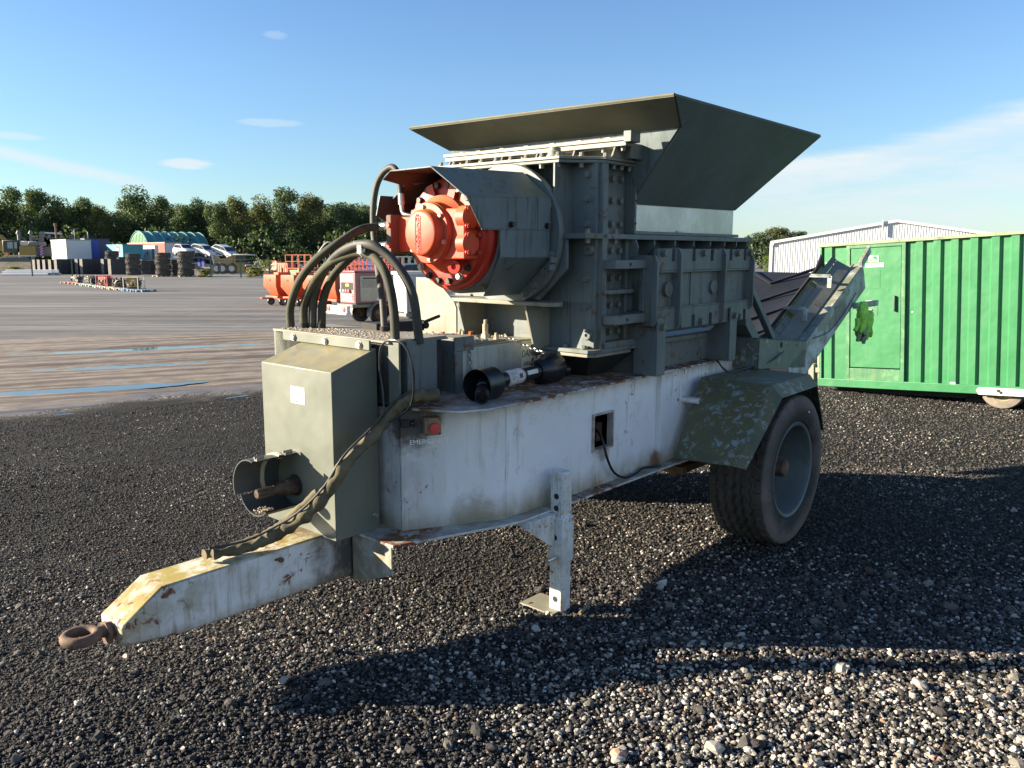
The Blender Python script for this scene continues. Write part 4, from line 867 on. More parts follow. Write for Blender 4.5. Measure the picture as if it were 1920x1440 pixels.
for yc, s in ((-.325, -1), (1.685, 1)):
    w = empty('wheel', parent=Pm); w.location = (1.86, yc, WR); w.rotation_euler = (0, .4, 0)
    o = D.objects.new('tyre', TY); COL.objects.link(o); o.parent = w
    rim_build(w, s)
    if s < 0: MB().box(-.012, .012, -.203, -.199, .40, .41).build('sidewall_mark', M_lab, w)
    mg = empty('mudguard', parent=Pm)
    k = lambda x, y, z: (x, y if s < 0 else 2 * CY - y, z)
    yi, ym, yo = .03, -.45, -.52
    def q(nm, poly, m=M_guard): MB().plate([k(*p) for p in poly], .006 * (1 if s < 0 else -1)).build(nm, m, mg, bev=.001)
    q('front_slope', [(1.535, yi, 1.12), (1.56, ym, 1.115), (1.10, ym, .675), (1.20, yi, .63)])
    q('front_lip', [(1.56, ym, 1.115), (1.575, yo, 1.04), (1.10, yo, .668), (1.10, ym, .675)])
    q('top', [(1.535, yi, 1.12), (2.20, yi, 1.12), (2.19, ym, 1.115), (1.56, ym, 1.115)])
    q('top_lip', [(1.56, ym, 1.115), (2.19, ym, 1.115), (2.16, yo, 1.045), (1.575, yo, 1.04)])
    q('rear_slope', [(2.19, ym, 1.115), (2.20, yi, 1.12), (2.42, yi, .70), (2.40, ym, .70)])
    q('rear_lip', [(2.19, ym, 1.115), (2.40, ym, .70), (2.335, yo, .705), (2.16, yo, 1.045)])
    if s < 0:
        MB().cyl((1.42, .10, .98), (1.42, -.02, .98), .022, 14).build('stay', M_white, mg)

# --- discharge conveyor at the rear
cn = empty('rear_conveyor', parent=Pm)
MB().prism([(2.13, -.10, 1.125), (3.0, -.10, 1.045), (3.0, -.10, 1.255), (2.13, -.10, 1.345)], (0, .012, 0)).prism([(2.13, -.10, 1.345), (3.0, -.10, 1.255), (3.0, .12, 1.255), (2.13, .12, 1.345)], (0, 0, -.01)).prism([(2.13, -.10, 1.125), (2.13, .12, 1.125), (2.13, .12, 1.345), (2.13, -.10, 1.345)], (.01, 0, 0)).build('pivot_box', paint('pivot_box_paint', (.15, .18, .17), chips=.5, chipcol=(.3, .36, .37), rust=.3, dirt=.4, topc=(.14, .15, .06)), cn, bev=.002)
MB().cyl((2.51, -.1005, 1.265), (2.51, -.103, 1.265), .022, 14).cyl((2.80, -.1005, 1.24), (2.80, -.103, 1.24), .008, 10).build('drilled_hole', M_dark, cn)
SL = Vector((1.0, 0, .50)).normalized(); UP = Vector((-SL.z, 0, SL.x))
A0 = Vector((3.03, -.10, 1.13)); LEN = 1.36
A1 = A0 + SL * LEN
M_cw = paint('conveyor_white_paint', (.50, .56, .58), rust=.6, dirt=.55, dirtcol=(.16, .17, .12), streak=.4, topc=(.14, .15, .09), topamt=.9, chips=.2, chipcol=(.1, .08, .06))
def along(y, a, b_, u0, u1, yt): 
    P = [Vector((0, y, 0)) + Vector((A0.x, 0, A0.z)) + SL * a + UP * u for a, u in ((a, u0), (b_, u0), (b_, u1), (a, u1))]
    return MB().prism(P, (0, yt, 0))
for y, sg in ((-.10, 1), (1.35, -1)):
    along(y, -.35, LEN, -.11, .11, .012 * sg).build('side_channel', M_cw, cn, bev=.003)
    along(y, -.35, LEN, .11, .122, .10 * sg).build('channel_flange', M_cw, cn, bev=.002)
    along(y, -.35, LEN, -.122, -.11, .06 * sg).build('channel_flange', M_cw, cn, bev=.002)
    # angled skirt plates and the rubber strip
    b = MB(); f = lambda a, yy, u: Vector((A0.x, yy, A0.z)) + SL * a + UP * u
    yy = lambda v: v if sg > 0 else 1.25 - v
    b.plate([f(-.3, yy(-.02), .13), f(LEN - .1, yy(-.02), .13), f(LEN - .1, yy(.09), .20), f(-.3, yy(.09), .20)], .006); b.build('cover_plate', M_grey, cn, bev=.001)
    b = MB()
    for a0 in (-.25, .28, .80):
        b.plate([f(a0, yy(.09), .205), f(a0 + .46, yy(.09), .205), f(a0 + .46, yy(.13), .235), f(a0, yy(.13), .235)], .006)
    b.build('cover_plate', M_greyw, cn)
    if sg < 0: continue
    b = MB(); b.plate([f(-.6, yy(.17), .08), f(LEN - .25, yy(.17), .08), f(LEN - .25, yy(.17), .225), f(-.6, yy(.17), .215)], .008); b.build('skirt_board', paint('skirt_tan', (.24, .20, .15), dirt=.5, rust=.4), cn)
    b = MB(); b.plate([f(-.75, yy(.185), .06), f(LEN - .24, yy(.185), .06), f(LEN - .15, yy(.185), .15), f(LEN - .20, yy(.185), .31), f(LEN - .36, yy(.185), .25), f(-.75, yy(.185), .235)], .012); b.build('rubber_skirt', flat('matt_rubber', (.018, .019, .022), .8), cn)
    for a0 in (.30, .86):
        b = MB(); p = f(a0, yy(.17), .26); e_ = f(a0 + .0, yy(-.0), .26)
        b.bar(p, e_, .04, .01, SL.cross(Vector((0, 1, 0)))); b.bar(e_, e_ - Vector((0, 0, .10)), .035, .012, (1, 0, 0)); b.build('skirt_bracket', M_cw, cn)
    b = MB(); b.bar(A1 + Vector((-.12, 0 if sg > 0 else 1.45, .10)) , A1 + Vector((.08, 0 if sg > 0 else 1.45, .235)), .03, .07); b.build('head_arm', M_cw, cn, bev=.004)
    MB().cyl(f(LEN - .08, yy(-.09), .04), f(LEN - .08, yy(-.05), .04), .05, 14).build('head_bearing', M_dark, cn, bev=.004)
for i, a0 in enumerate((.1, .4, .7, 1.0)):
    MB().cyl(f(a0, .165, .15), f(a0, .12, .15), .008, 8).build('skirt_bolt', M_steel, cn)
# belt with raised chevrons, running over the head drum
belt_y0, belt_y1 = .20, 1.05
b = MB(); prof = []
for i in range(-30, 61): prof.append(f(i / 60 * (LEN - .1), 0, .06))
hc = f(LEN - .1, 0, -.04)
for k in range(13): a = pi * k / 12; prof.append(hc + UP * .10 * cos(a) + SL * .10 * sin(a))
for i in range(20): prof.append(f((LEN - .1) * (1 - i / 10), 0, -.14))
vs = []; n_y = 14
for p in prof:
    for j in range(n_y + 1):
        yv = belt_y0 + (belt_y1 - belt_y0) * j / n_y; trough = .09 * (abs(j / n_y - .5) * 2) ** 2
        vs.append((p.x, yv, p.z + (trough if p.z > 1.0 and (p - hc).length > .3 else 0) * min(1, max(0, (p - hc).length - .25) * 2)))
b.add(vs, [(i * (n_y + 1) + j, i * (n_y + 1) + j + 1, (i + 1) * (n_y + 1) + j + 1, (i + 1) * (n_y + 1) + j) for i in range(len(prof) - 1) for j in range(n_y)])
M_belt = paint('belt_rubber', (.006, .008, .014), streak=0, rust=0, dirt=.2, dirtcol=(.016, .018, .022), rough=.6)
b.build('belt', M_belt, cn, smooth=60)
for i in range(6):
    a0 = -.75 + i * .36
    for s_ in (-1, 1):
        p0 = f(a0, .625, .070) ; p1 = f(a0 + .22, .625 + s_ * .36, .070 + .05)
        MB().bar(p0, p1, .022, .02, UP).build('chevron', M_belt, cn)
for i in (9.2, ):
    pass
MB().bar((1.99, .02, 1.90), (2.60, .0, 1.30), .045, .02, (0, 1, 0)).bar((1.99, .04, 1.90), (2.60, .02, 1.30), .02, .05, (0, 1, 0)).build('conveyor_stay', M_grey, cn, bev=.002)
MB().bar((3.98, -.12, 1.485), (4.58, -.12, 1.485), .03, .05).tube([(4.05, -.14, 1.46), (4.06, -.17, 1.44), (4.07, -.14, 1.43), (4.05, -.12, 1.45)], .008, 8, 4).build('side_lug', M_cw, cn, bev=.003)
MB().tube([(3.1, -.115, 1.27), (3.4, -.12, 1.30), (3.7, -.12, 1.42), (4.0, -.12, 1.60)], .004, 6, 6).build('conveyor_wire', M_black, cn)

def MP(x, y, z): return mach.matrix_world @ Vector((x, y, z))
MR = mach.matrix_world.to_3x3()
def on_machine(name, **tags):
    o = empty(name, **tags); o.matrix_world = mach.matrix_world.copy(); return o
# --- loose PTO shaft lying on the chassis
ps = on_machine('pto_shaft', label='black drive shaft with bell guards lying on the white chassis before the tank', category='drive shaft')
pa, pb = Vector((-.47, .20, 1.285)), Vector((.36, .34, 1.285)); ax = (pb - pa).normalized()
MB().lathe(pa, ax, [(0, .084), (.0, .080), (.13, .078), (.155, .06), (.175, .045), (.175, .049), (.158, .065), (.135, .084), (0, .084)], 40).build('guard_cone', M_black, ps)
MB().lathe(pa + ax * .60, ax, [(.0, .045), (.02, .062), (.06, .083), (.09, .088), (.20, .088), (.205, .082), (.2, .078), (.09, .08), (.03, .04)], 40).build('guard_cone', M_black, ps)
b = MB()
for k in range(16):
    a = 2 * pi * k / 16; u = ax.orthogonal().normalized(); v = ax.cross(u); d = u * cos(a) + v * sin(a)
    b.bar(pa + ax * .605 + d * .05, pa + ax * .665 + d * .087, .007, .007, d)
b.build('guard_rib', M_black, ps)
MB().lathe(pa, ax, [(.17, .040), (.61, .040)], 28).build('guard_tube', M_black, ps)
MB().lathe(pa, ax, [(.255, .0415), (.415, .0415)], 28).build('label', M_lab, ps)
b = MB(); b.lathe(pa, ax, [(.262, .0420), (.266, .0420)], 28); b.lathe(pa, ax, [(.404, .0420), (.408, .0420)], 28); b.lathe(pa, ax, [(.333, .0420), (.337, .0420)], 28); b.build('label_stripe', flat('red_label_print', (.5, .04, .04), .5), ps)
b = MB(); u = Vector((0, -1, .35)); u = (u - ax * u.dot(ax)).normalized(); v = ax.cross(u)
for k in range(7):
    a = -.5 + k * .15; d = u * cos(a) + v * sin(a); b.bar(pa + ax * .274 + d * .0422, pa + ax * (.322 if k % 3 else .305) + d * .0422, .002, .0006, d)
for k in range(3): d = u * cos(-.1 + k * .2) + v * sin(-.1 + k * .2); b.bar(pa + ax * .35 + d * .0422, pa + ax * .385 + d * .0422, .007, .0006, d)
b.build('label_print', M_dark, ps)
MB().bar(pa + ax * .44 + u * .041, pa + ax * .55 + u * .041, .024, .001, u).build('label', M_lab, ps)
jd = Vector((-.75, -.62, -.25)).normalized()
MB().lathe(pa + ax * .06, jd, [(-.02, .035), (.05, .036), (.055, .03), (.10, .03), (.105, .035), (.165, .034), (.165, .024), (.14, .022), (.14, 0)], 24).build('yoke', M_black, ps)
b = MB(); [b.cyl(pa + ax * .06 + jd * .1655 + (jd.orthogonal().normalized() * cos(a) + jd.cross(jd.orthogonal().normalized()) * sin(a)) * .03, pa + ax * .06 + jd * .1656 + (jd.orthogonal().normalized() * cos(a) + jd.cross(jd.orthogonal().normalized()) * sin(a)) * .0299, .004, 6) for a in [k * pi / 3 for k in range(6)]]
MB().lathe(pa + ax * .78, (ax + Vector((.2, -.5, -.25))).normalized(), [(-.02, .03), (.05, .032), (.06, .036), (.11, .036), (.11, 0)], 20).build('yoke', M_black, ps)
# chains (part of the guard)
def chain(pts, n, parent, me):
    P = [Vector(p) for p in pts]; L_ = [(P[i + 1] - P[i]).length for i in range(len(P) - 1)]; tot = sum(L_)
    for k in range(n):
        s_ = tot * (k + .5) / n; i = 0
        while i < len(L_) - 1 and s_ > L_[i]: s_ -= L_[i]; i += 1
        p = P[i].lerp(P[i + 1], s_ / L_[i]); d = (P[i + 1] - P[i]).normalized()
        o = inst('chain_link', me, parent, p); q_ = d.to_track_quat('Z', 'Y'); o.rotation_mode = 'QUATERNION'; o.rotation_quaternion = q_ @ Matrix.Rotation(pi / 2 * (k % 2) + .4, 4, 'Z').to_quaternion()
b = MB(); b.tube([(.0075 * cos(a), 0, .013 * sin(a)) for a in [2 * pi * k / 12 for k in range(13)]], .003, 6, 1); LINK = b.mesh('chain_link', M_chain)
chain([(-.19, .62, 1.45), (-.165, .54, 1.435), (-.165, .532, 1.30), (-.18, .40, 1.215)], 18, ps, LINK)
chain([(.19, .62, 1.46), (.225, .54, 1.43), (.255, .44, 1.39), (.262, .36, 1.372)], 12, ps, LINK)
chain([(.262, .36, 1.372), (.262, .275, 1.34), (.26, .24, 1.28)], 6, ps, b.mesh('chain_link_big', M_steel))

# --- green work glove pair caught on the conveyor lug
gv = on_machine('work_gloves', label='bright green and grey work gloves hanging from the lug on the conveyor side', category='gloves')
M_glv = flat('glove_green', (.36, .80, .10), .8, 0, .25, 20, .3); M_glg = flat('glove_grey', (.25, .36, .22), .8, 0, .3, 20, .3)
def rag(cx, cz, w0, h0, yv, seed, m, name, fingers=True):
    r = random.Random(seed); n1, n2 = 18, 12; vs = []; fs = []
    for i in range(n1):
        v = i / (n1 - 1); wdt = w0 * (.55 + .75 * sin(pi * min(1, v * 1.25)) ** 1) * (1 if v < .8 else 1 - (v - .8) * 2.2)
        for j in range(n2):
            u = 2 * pi * j / n2; dep = .035 * (.6 + .6 * sin(pi * v)) * (1 + .3 * sin(3 * u + 5 * v))
            vs.append((cx + wdt * .5 * cos(u) + .05 * v * r.choice((1, 1)) * sin(seed + 3 * v), yv - .02 + dep * sin(u), cz - h0 * v + .012 * sin(4 * u + 7 * v)))
    for i in range(n1 - 1):
        for j in range(n2): fs.append((i * n2 + j, i * n2 + (j + 1) % n2, (i + 1) * n2 + (j + 1) % n2, (i + 1) * n2 + j))
    fs += [tuple(range(n2))[::-1], tuple((n1 - 1) * n2 + j for j in range(n2))]
    return MB().add(vs, fs).build(name, m, gv, smooth=70)
rag(4.00, 1.52, .14, .26, -.17, 1, M_glv, 'palm'); rag(4.20, 1.43, .12, .20, -.16, 2, M_glv, 'palm'); rag(4.09, 1.38, .12, .20, -.145, 3, M_glg, 'backing')
for (x, z, dx, dz, m) in ((3.93, 1.34, -.05, -.06, M_glv), (3.97, 1.29, .0, -.11, M_glg), (4.04, 1.27, .05, -.09, M_glg), (4.25, 1.27, .05, -.07, M_glv), (4.18, 1.26, .01, -.08, M_glv), (4.10, 1.25, .03, -.10, M_glg)):
    MB().tube([(x, -.17, z + .04), (x + dx * .5, -.18, z + dz * .4), (x + dx, -.17, z + dz)], .022, 8, 4, rf=lambda u: 1 - .25 * u).build('finger', m, gv, smooth=70)
MB().tube([(3.96, -.20, 1.29), (4.00, -.205, 1.24), (4.05, -.2, 1.22), (4.09, -.19, 1.27)], .006, 6, 4).build('cuff_band', M_black, gv)
# --- a stick and a fallen leaf beside the jack
st = tag(MB().tube([(-.02, -.13, .03), (.05, -.115, .035), (.15, -.085, .045)], .010, 6, 2).build('stick', flat('stick_wood', (.2, .14, .09), .9), None), label='short brown stick lying on the gravel beside the foot of the jack leg', category='stick'); st.matrix_world = mach.matrix_world.copy()

# ================================================================== surroundings
def at(px, D_, z=0.0): return Vector(((px - 960) / 1553 * (D_ * .989 + (CAM_H - z) * .147), D_, z))
def zt_at(py, D_): return CAM_H + (489 - py) * D_ * .978 / 1553
# --- green site cabin on wheels, leaning a little
cb = empty('site_cabin', label='green corrugated steel site cabin on a trailer with a closed door', category='cabin')
cx_ = Vector((.7265, -.685, .0524)).normalized(); cn_ = Vector((.686, .727, 0)); cz_ = cx_.cross(cn_) ; cz_ = cz_ if cz_.z > 0 else -cz_
cn_ = cz_.cross(cx_)
cb.matrix_world = Matrix(((cx_.x, cn_.x, cz_.x, 6.314), (cx_.y, cn_.y, cz_.y, 10.527), (cx_.z, cn_.z, cz_.z, 0), (0, 0, 0, 1)))
GRN = (.035, .185, .072)
M_cab = paint('cabin_green_paint', GRN, vary=.07, streak=.15, streakcol=(.09, .22, .10), dirt=.22, dirtcol=(.09, .20, .10), rust=.12, rough=.42, bump=.08, sc=1.0)
M_cabd = paint('cabin_trim_green', (.05, .17, .08), vary=.1, streak=.2, streakcol=(.25, .25, .12), dirt=.5, dirtcol=(.16, .32, .14), rust=.5, rough=.5)
zb_, zt2 = .31, 2.22
x = -2.33
# corrugation: trapezoid ribs standing out towards the camera (-y)
ribs = [-2.14, -.965 - .22, -.965, -.745, -.53, -.30, -.055, .165, .39, .61, .83, 1.05, 1.27, 1.49, 1.71, 1.93, 2.15]
b = MB(); prof = [(-2.37, 0)]
for rx in ribs:
    if -2.0 < rx < -1.18: continue
    if rx == -2.14: prof += [(-2.33, 0), (-2.30, -.035), (-2.20, -.035), (-2.165, 0)]; continue
    prof += [(rx - .115, 0), (rx - .09, -.038), (rx - .005, -.038), (rx + .02, 0)]
prof = sorted(set(prof)); 
pl_ = [p for p in prof if p[0] < -1.9]; pr_ = [p for p in prof if p[0] > -1.25]
for seg in (pl_ + [(-1.93, 0)], [(-1.20, 0)] + [p for p in pr_ if p[0] > -1.2] + [(2.6, 0)]):
    for i in range(len(seg) - 1):
        (xa, ya_), (xb, yb_) = seg[i], seg[i + 1]; b.add([(xa, ya_, zb_), (xb, yb_, zb_), (xb, yb_, zt2), (xa, ya_, zt2)], [(0, 1, 2, 3)])
b.box(-2.37, 2.6, .02, 2.1, zb_, zt2)
b.build('corrugated_wall', M_cab, cb, smooth=0)
MB().box(-2.40, 2.62, -.05, 2.12, .195, zb_).build('bottom_rail', M_cab, cb, bev=.006)
MB().box(-2.40, 2.62, -.06, 2.12, 2.222, 2.262).build('top_rail', paint('cabin_rail', (.22, .30, .16), rust=.8, dirt=.5, streak=.3), cb, bev=.004)
b = MB()
for rx in [-2.2 + .33 * k for k in range(15)]: b.lathe((rx, -.03, 2.262), (0, 1, 0), [(0, .0), (.01, .035), (2.1, .035)], 12, 0, pi, ref=(1, 0, 0))
b.build('roof_corrugation', M_cab, cb, kind='stuff')
MB().box(-2.375, -2.345, -.045, -.001, zb_, zt2).build('corner_trim', M_cabd, cb, bev=.003)
df = empty('door_frame', parent=cb)
b = MB()
for q_ in ((-1.985, -1.935, zb_, zt2), (-1.235, -1.185, zb_, zt2)): b.box(q_[0], q_[1], -.048, -.002, q_[2], q_[3])
b.box(-1.935, -1.235, -.046, -.002, 2.175, zt2).box(-1.935, -1.235, -.044, -.002, zb_, .475); b.build('frame', M_cabd, df, bev=.003)
dr = MB().box(-1.928, -1.242, -.036, -.004, .49, 2.168).build('door', M_cab, cb, bev=.004)
MB().box(-1.33, -1.305, -.075, -.037, 1.28, 1.50).build('handle', flat('rubber_handle', (.06, .10, .08), .5), dr, bev=.01)
MB().box(-1.68, -1.54, -.041, -.037, 1.97, 2.06).build('sticker', flat('cream_sticker', (.55, .6, .42), .5), dr)
MB().cyl((-1.60, -.042, 2.035), (-1.60, -.0435, 2.035), .022, 8).cyl((-1.575, -.042, 2.02), (-1.575, -.0435, 2.02), .02, 8).box(-1.67, -1.62, -.0435, -.0415, 1.985, 2.0).build('sticker_print', flat('sticker_green', (.02, .2, .08), .5), dr)
MB().box(-1.72, -1.47, -.041, -.037, 1.90, 1.955).build('sticker', M_wht, dr)
MB().box(-1.71, -1.63, -.041, -.037, 1.40, 1.44).build('sticker', M_wht, dr)
MB().box(-1.80, -1.55, -.039, -.0365, 1.23, 1.35).build('lock_plate', M_cabd, dr, bev=.003); MB().box(-1.66, -1.62, -.05, -.037, 1.30, 1.315).build('key', M_steel, dr)
MB().box(-1.71, -1.52, -.0385, -.0365, 1.60, 1.86).build('patch_panel', M_cab, dr, bev=.003)
text('12106', .075, (-2.245, -.0365, 1.97), (pi / 2, 0, 0), M_wht, cb, depth=.0005)
for x, r__ in ((-1.10, .012), (-1.0, .016)): MB().cyl((x, -.001, 1.27), (x, -.006, 1.27), r__, 12).build('white_plug', M_wht, cb)
MB().box(-.60, -.535, -.045, -.04, .29, .335).build('sticker', M_wht, cb)
mf = MB(); mf.prism([(-.25, -.07, .285), (-.28, -.07, .24), (-.25, -.07, .19), (.9, -.07, .19), (.9, -.07, .285)], (0, .012, 0)); mf.build('mud_strip', M_wht, cb, bev=.003)
MB().cyl((-.02, -.0705, .25), (-.02, -.0715, .25), .022, 10).cyl((.01, -.0705, .228), (.01, -.0715, .228), .02, 10).build('mud_strip_print', M_dark, cb)
M_tyc = flat('cabin_tyre_rubber', (.20, .17, .14), .85, 0, .25, 6)
for xw in (0.0, .92):
    w = empty('wheel', parent=cb); w.location = (xw, .13, .258 + .05 * (xw > 0) * -1)
    MB().lathe((0, 0, 0), (0, -1, 0), [(-.10, .15), (-.10, .23), (-.08, .262), (.07, .262), (.10, .245), (.112, .20), (.105, .15)], 40).build('tyre', M_tyc, w)
    MB().lathe((0, 0, 0), (0, -1, 0), [(.10, .152), (.09, .145), (.03, .13), (.02, .1), (.04, .06), (.05, .04), (.05, 0)], 32).build('rim', flat('tan_rim', (.45, .36, .22), .6, .1, .2), w)
    b = MB(); [b.cyl((.09 * cos(a), -.034, .09 * sin(a)), (.09 * cos(a), -.037, .09 * sin(a)), .012, 8) for a in [k * pi / 4 for k in range(8)]]; b.build('rim_hole', M_dark, w, kind='stuff')
b = MB(); b.box(-2.95, -2.35, .9, 1.0, .28, .36).box(-2.95, -2.86, .88, 1.02, .10, .42).cyl((-2.8, .95, .10), (-2.8, .95, .62), .03, 12); b.build('tow_bar', M_dust, cb, bev=.005)
b = MB(); b.box(-2.4, 2.5, .3, .36, .08, .19).box(-2.4, 2.5, 1.7, 1.76, .08, .19).box(-.5, 1.4, .3, 1.76, .02, .10); b.build('under_frame', M_dark, cb)

# --- white warehouse at the right
wh = empty('warehouse', at(1675, 92), -radians(22), label='white ribbed metal warehouse with a low gable roof behind the green cabin', category='warehouse')
he, ha, hw = 4.15, 6.35, 13.2
M_wh = flat('white_cladding', (.56, .57, .58), .5, 0, .04, 3); M_wht2 = flat('white_trim', (.60, .61, .62), .5)
n_ = 96; b = MB()
prof = []
for i in range(n_):
    x0 = -hw + .4 + (2 * hw - .8) * i / n_; w_ = (2 * hw - .8) / n_; prof += [(x0, 0), (x0 + w_ * .45, 0), (x0 + w_ * .55, -.03), (x0 + w_ * .95, -.03)]
prof.append((hw - .4, 0)); rf = lambda x: he + (ha - he) * (1 - abs(x) / hw)
for i in range(len(prof) - 1):
    (xa, ya_), (xb, yb_) = prof[i], prof[i + 1]; b.add([(xa, ya_, 0), (xb, yb_, 0), (xb, yb_, rf(xb) - .2), (xa, ya_, rf(xa) - .2)], [(0, 1, 2, 3)])
b.build('front_cladding', M_wh, wh, smooth=0)
b = MB(); b.prism([(-hw, .06, 0), (hw, .06, 0), (hw, .06, he - .3), (0, .06, ha - .2), (-hw, .06, he - .3)], (0, 40, 0)); b.build('building_shell', M_wh, wh)
b = MB(); b.prism([(-hw - .02, -.25, he - .5), (-hw + .03, -.25, he - .18), (-hw + .35, -.25, he + .03), (0, -.25, ha), (hw - .35, -.25, he + .03), (hw, -.25, he - .5), (hw - .3, -.25, he - .55), (hw - .5, -.25, he - .25), (0, -.25, ha - .28), (-hw + .5, -.25, he - .25), (-hw + .34, -.25, he - .55)], (0, .6, 0)); b.build('roof_edge', M_wht2, wh)
b = MB(); b.box(-hw - .02, -hw + .34, -.12, .3, 0, he - .5).box(hw - .34, hw, -.12, .3, 0, he - .5); b.build('corner_trim', M_wht2, wh)
b = MB(); b.prism([(-hw, .35, he + .0), (0, .35, ha), (hw, .35, he), (hw, .35, he - .1), (0, .35, ha - .1), (-hw, .35, he - .1)], (0, 39.7, 0)); b.build('roof', M_wht2, wh)
MB().cyl((-1.4, -.35, 4.7), (-1.4, -.35, 6.35), .10, 10).build('flue_pipe', M_steel, wh)

# --- trees
def crown_mesh(name, seed, h=16.0, r=4.2, n=3600, leaf=.42, low=.12, mat=None, sparse=0.0, lobes=17):
    g = np.random.default_rng(seed); L_ = []
    for k in range(lobes):
        a = g.uniform(0, 2 * pi); zz = low + .08 + (.90 - low - .08) * g.random() ** .8; rr_ = r * .70 * g.random() ** .45 * (1 - max(0, zz - .6) * 1.1)
        L_.append((rr_ * cos(a), rr_ * sin(a), zz * h, r * g.uniform(.34, .52) * (1 - .2 * zz * zz), h * g.uniform(.075, .12)))
    L_.append((0, 0, h * .88, r * .5, h * .1)); L_.append((0, 0, h * .5, r * .85, h * .25)); L_.append((0, 0, h * .7, r * .7, h * .18))
    L_ = np.array(L_); pick = g.integers(0, len(L_), n); c = L_[pick]
    u = g.normal(size=(n, 3)); u /= np.linalg.norm(u, axis=1)[:, None]; rad = g.random(n) ** .28 * g.uniform(.85, 1.12, n)
    P = np.stack([c[:, 0] + u[:, 0] * c[:, 3] * rad, c[:, 1] + u[:, 1] * c[:, 3] * rad, c[:, 2] + u[:, 2] * c[:, 4] * rad], 1)
    nn = u + g.normal(size=(n, 3)) * .55; nn /= np.linalg.norm(nn, axis=1)[:, None]
    t1 = np.cross(nn, g.normal(size=(n, 3))); t1 /= np.linalg.norm(t1, axis=1)[:, None]; t2 = np.cross(nn, t1)
    s = leaf * g.uniform(.5, 1.25, n)[:, None]
    A = P - t1 * s * .5; B = P + t2 * s * .35 + nn * s * .08; C_ = P + t1 * s * .6; E_ = P - t2 * s * .35 + nn * s * .05
    V = np.stack([A, B, C_, E_], 1).reshape(-1, 3); F_ = np.arange(4 * n).reshape(n, 4)
    me = D.meshes.new(name); me.from_pydata(V.tolist(), [], F_.tolist()); me.materials.append(mat)
    at_ = me.attributes.new('leaf_tone', 'FLOAT', 'FACE'); tone = np.clip(.5 + .2 * g.normal(size=n) + .12 * (g.random(len(L_))[pick] - .5) * 4, 0, 1); at_.data.foreach_set('value', tone.astype(np.float32))
    return me
def leaf_mat(name, dark, light, yel):
    t = NT(name); a = t.new('ShaderNodeAttribute', attribute_name='leaf_tone'); f = a.outputs['Fac']
    oi = t.new('ShaderNodeObjectInfo'); ob = oi.outputs['Random']
    c = t.mix(f, c4(dark), c4(light)); c = t.mix(t.math('MULTIPLY', t.ramp(ob, .55, 1.0), .55), c, c4(yel)); t.done(c, .6, None, 0, .3)
    tr_ = t.new('ShaderNodeBsdfTranslucent'); t.l.new(t.mix(1.0, c, (1.0, 1.15, .55, 1), 'MULTIPLY'), tr_.inputs[0])
    mx = t.new('ShaderNodeMixShader'); mx.inputs[0].default_value = .3; t.l.new(t.b.outputs[0], mx.inputs[1]); t.l.new(tr_.outputs[0], mx.inputs[2])
    t.l.new(mx.outputs[0], t.n['Material Output'].inputs[0]); return t.m
M_leaf = leaf_mat('wood_leaves', (.040, .068, .030), (.115, .155, .06), (.15, .14, .05))
M_leaf2 = leaf_mat('bright_leaves', (.06, .11, .02), (.16, .22, .04), (.2, .2, .04))
M_bark = flat('grey_bark', (.09, .075, .06), .9)
def trunk_mesh(seed, h=16.0):
    g = random.Random(seed); b = MB(); b.tube([(0, 0, -.3), (g.uniform(-.1, .1), 0, h * .3), (g.uniform(-.3, .3), g.uniform(-.3, .3), h * .8)], .30, 8, 4, rf=lambda u: 1 - .75 * u)
    for k in range(7):
        a = g.uniform(0, 6.28); z0 = h * g.uniform(.2, .55); l = g.uniform(2, 3.6)
        b.tube([(0, 0, z0), (l * .5 * cos(a), l * .5 * sin(a), z0 + h * .08), (l * cos(a), l * sin(a), z0 + h * .22)], .12, 6, 3, rf=lambda u: 1 - .7 * u)
    return b.mesh('trunk', M_bark)
CR = [crown_mesh('crown', 20 + k, mat=M_leaf, r=4.4, n=6500, leaf=.42, low=(.05, .1, .16, .08, .2, .05)[k], lobes=(22, 16, 20, 26, 14, 18)[k]) for k in range(6)]
TRK = [trunk_mesh(k) for k in range(3)]
def tree(px, py, D_, wpx, k, label, group=None, me=None, zb=0.0, rz=None):
    p = at(px, D_, zb); h = zt_at(py, D_) - zb
    o = empty('tree', p, (px * 1.7) % 6.28 if rz is None else rz, label=label, category='tree', group=group)
    sx_ = wpx * D_ / 1553 / 4.4 * .93; szz = h / 16.0 / .985
    for nm, m_ in (('trunk', TRK[k % 3]), ('crown', me or CR[k % 6])):
        c = D.objects.new(nm, m_); COL.objects.link(c); c.parent = o; c.scale = (sx_, sx_, szz)
    return o
front = [(-70, 356, 60), (-20, 350, 44), (30, 349, 42), (76, 351, 40), (121, 366, 38), (163, 371, 36), (196, 384, 30), (262, 345, 56), (307, 366, 34), (346, 382, 30), (377, 371, 32), (413, 379, 32), (446, 367, 34), (494, 363, 40), (540, 350, 46), (583, 362, 38), (618, 386, 30), (650, 383, 34), (690, 390, 34), (730, 388, 40), (780, 384, 44), (835, 392, 40)]
place = ['behind the yellow excavator, leftmost one in view', 'above the cab of the yellow excavator', 'above the two roof vents', 'above the rusty flue pipe', 'above the white metal container', 'above the blue containers', 'just left of the big pale green crown', '', 'just left of the gap in the wood', 'standing right of the gap in the wood', 'with thin ragged top above the three white cars', 'above the yellow dump truck', 'left shoulder of the tall dark group', 'centre left of the tall dark group', 'highest of the dark group beside the hoses', 'right shoulder of the tall dark group', 'low one left of the tall hose loop', 'seen between the two hoses', 'beside the motor cover', 'behind the red motor', 'behind the motor cover', 'far right of the wood behind the machine']
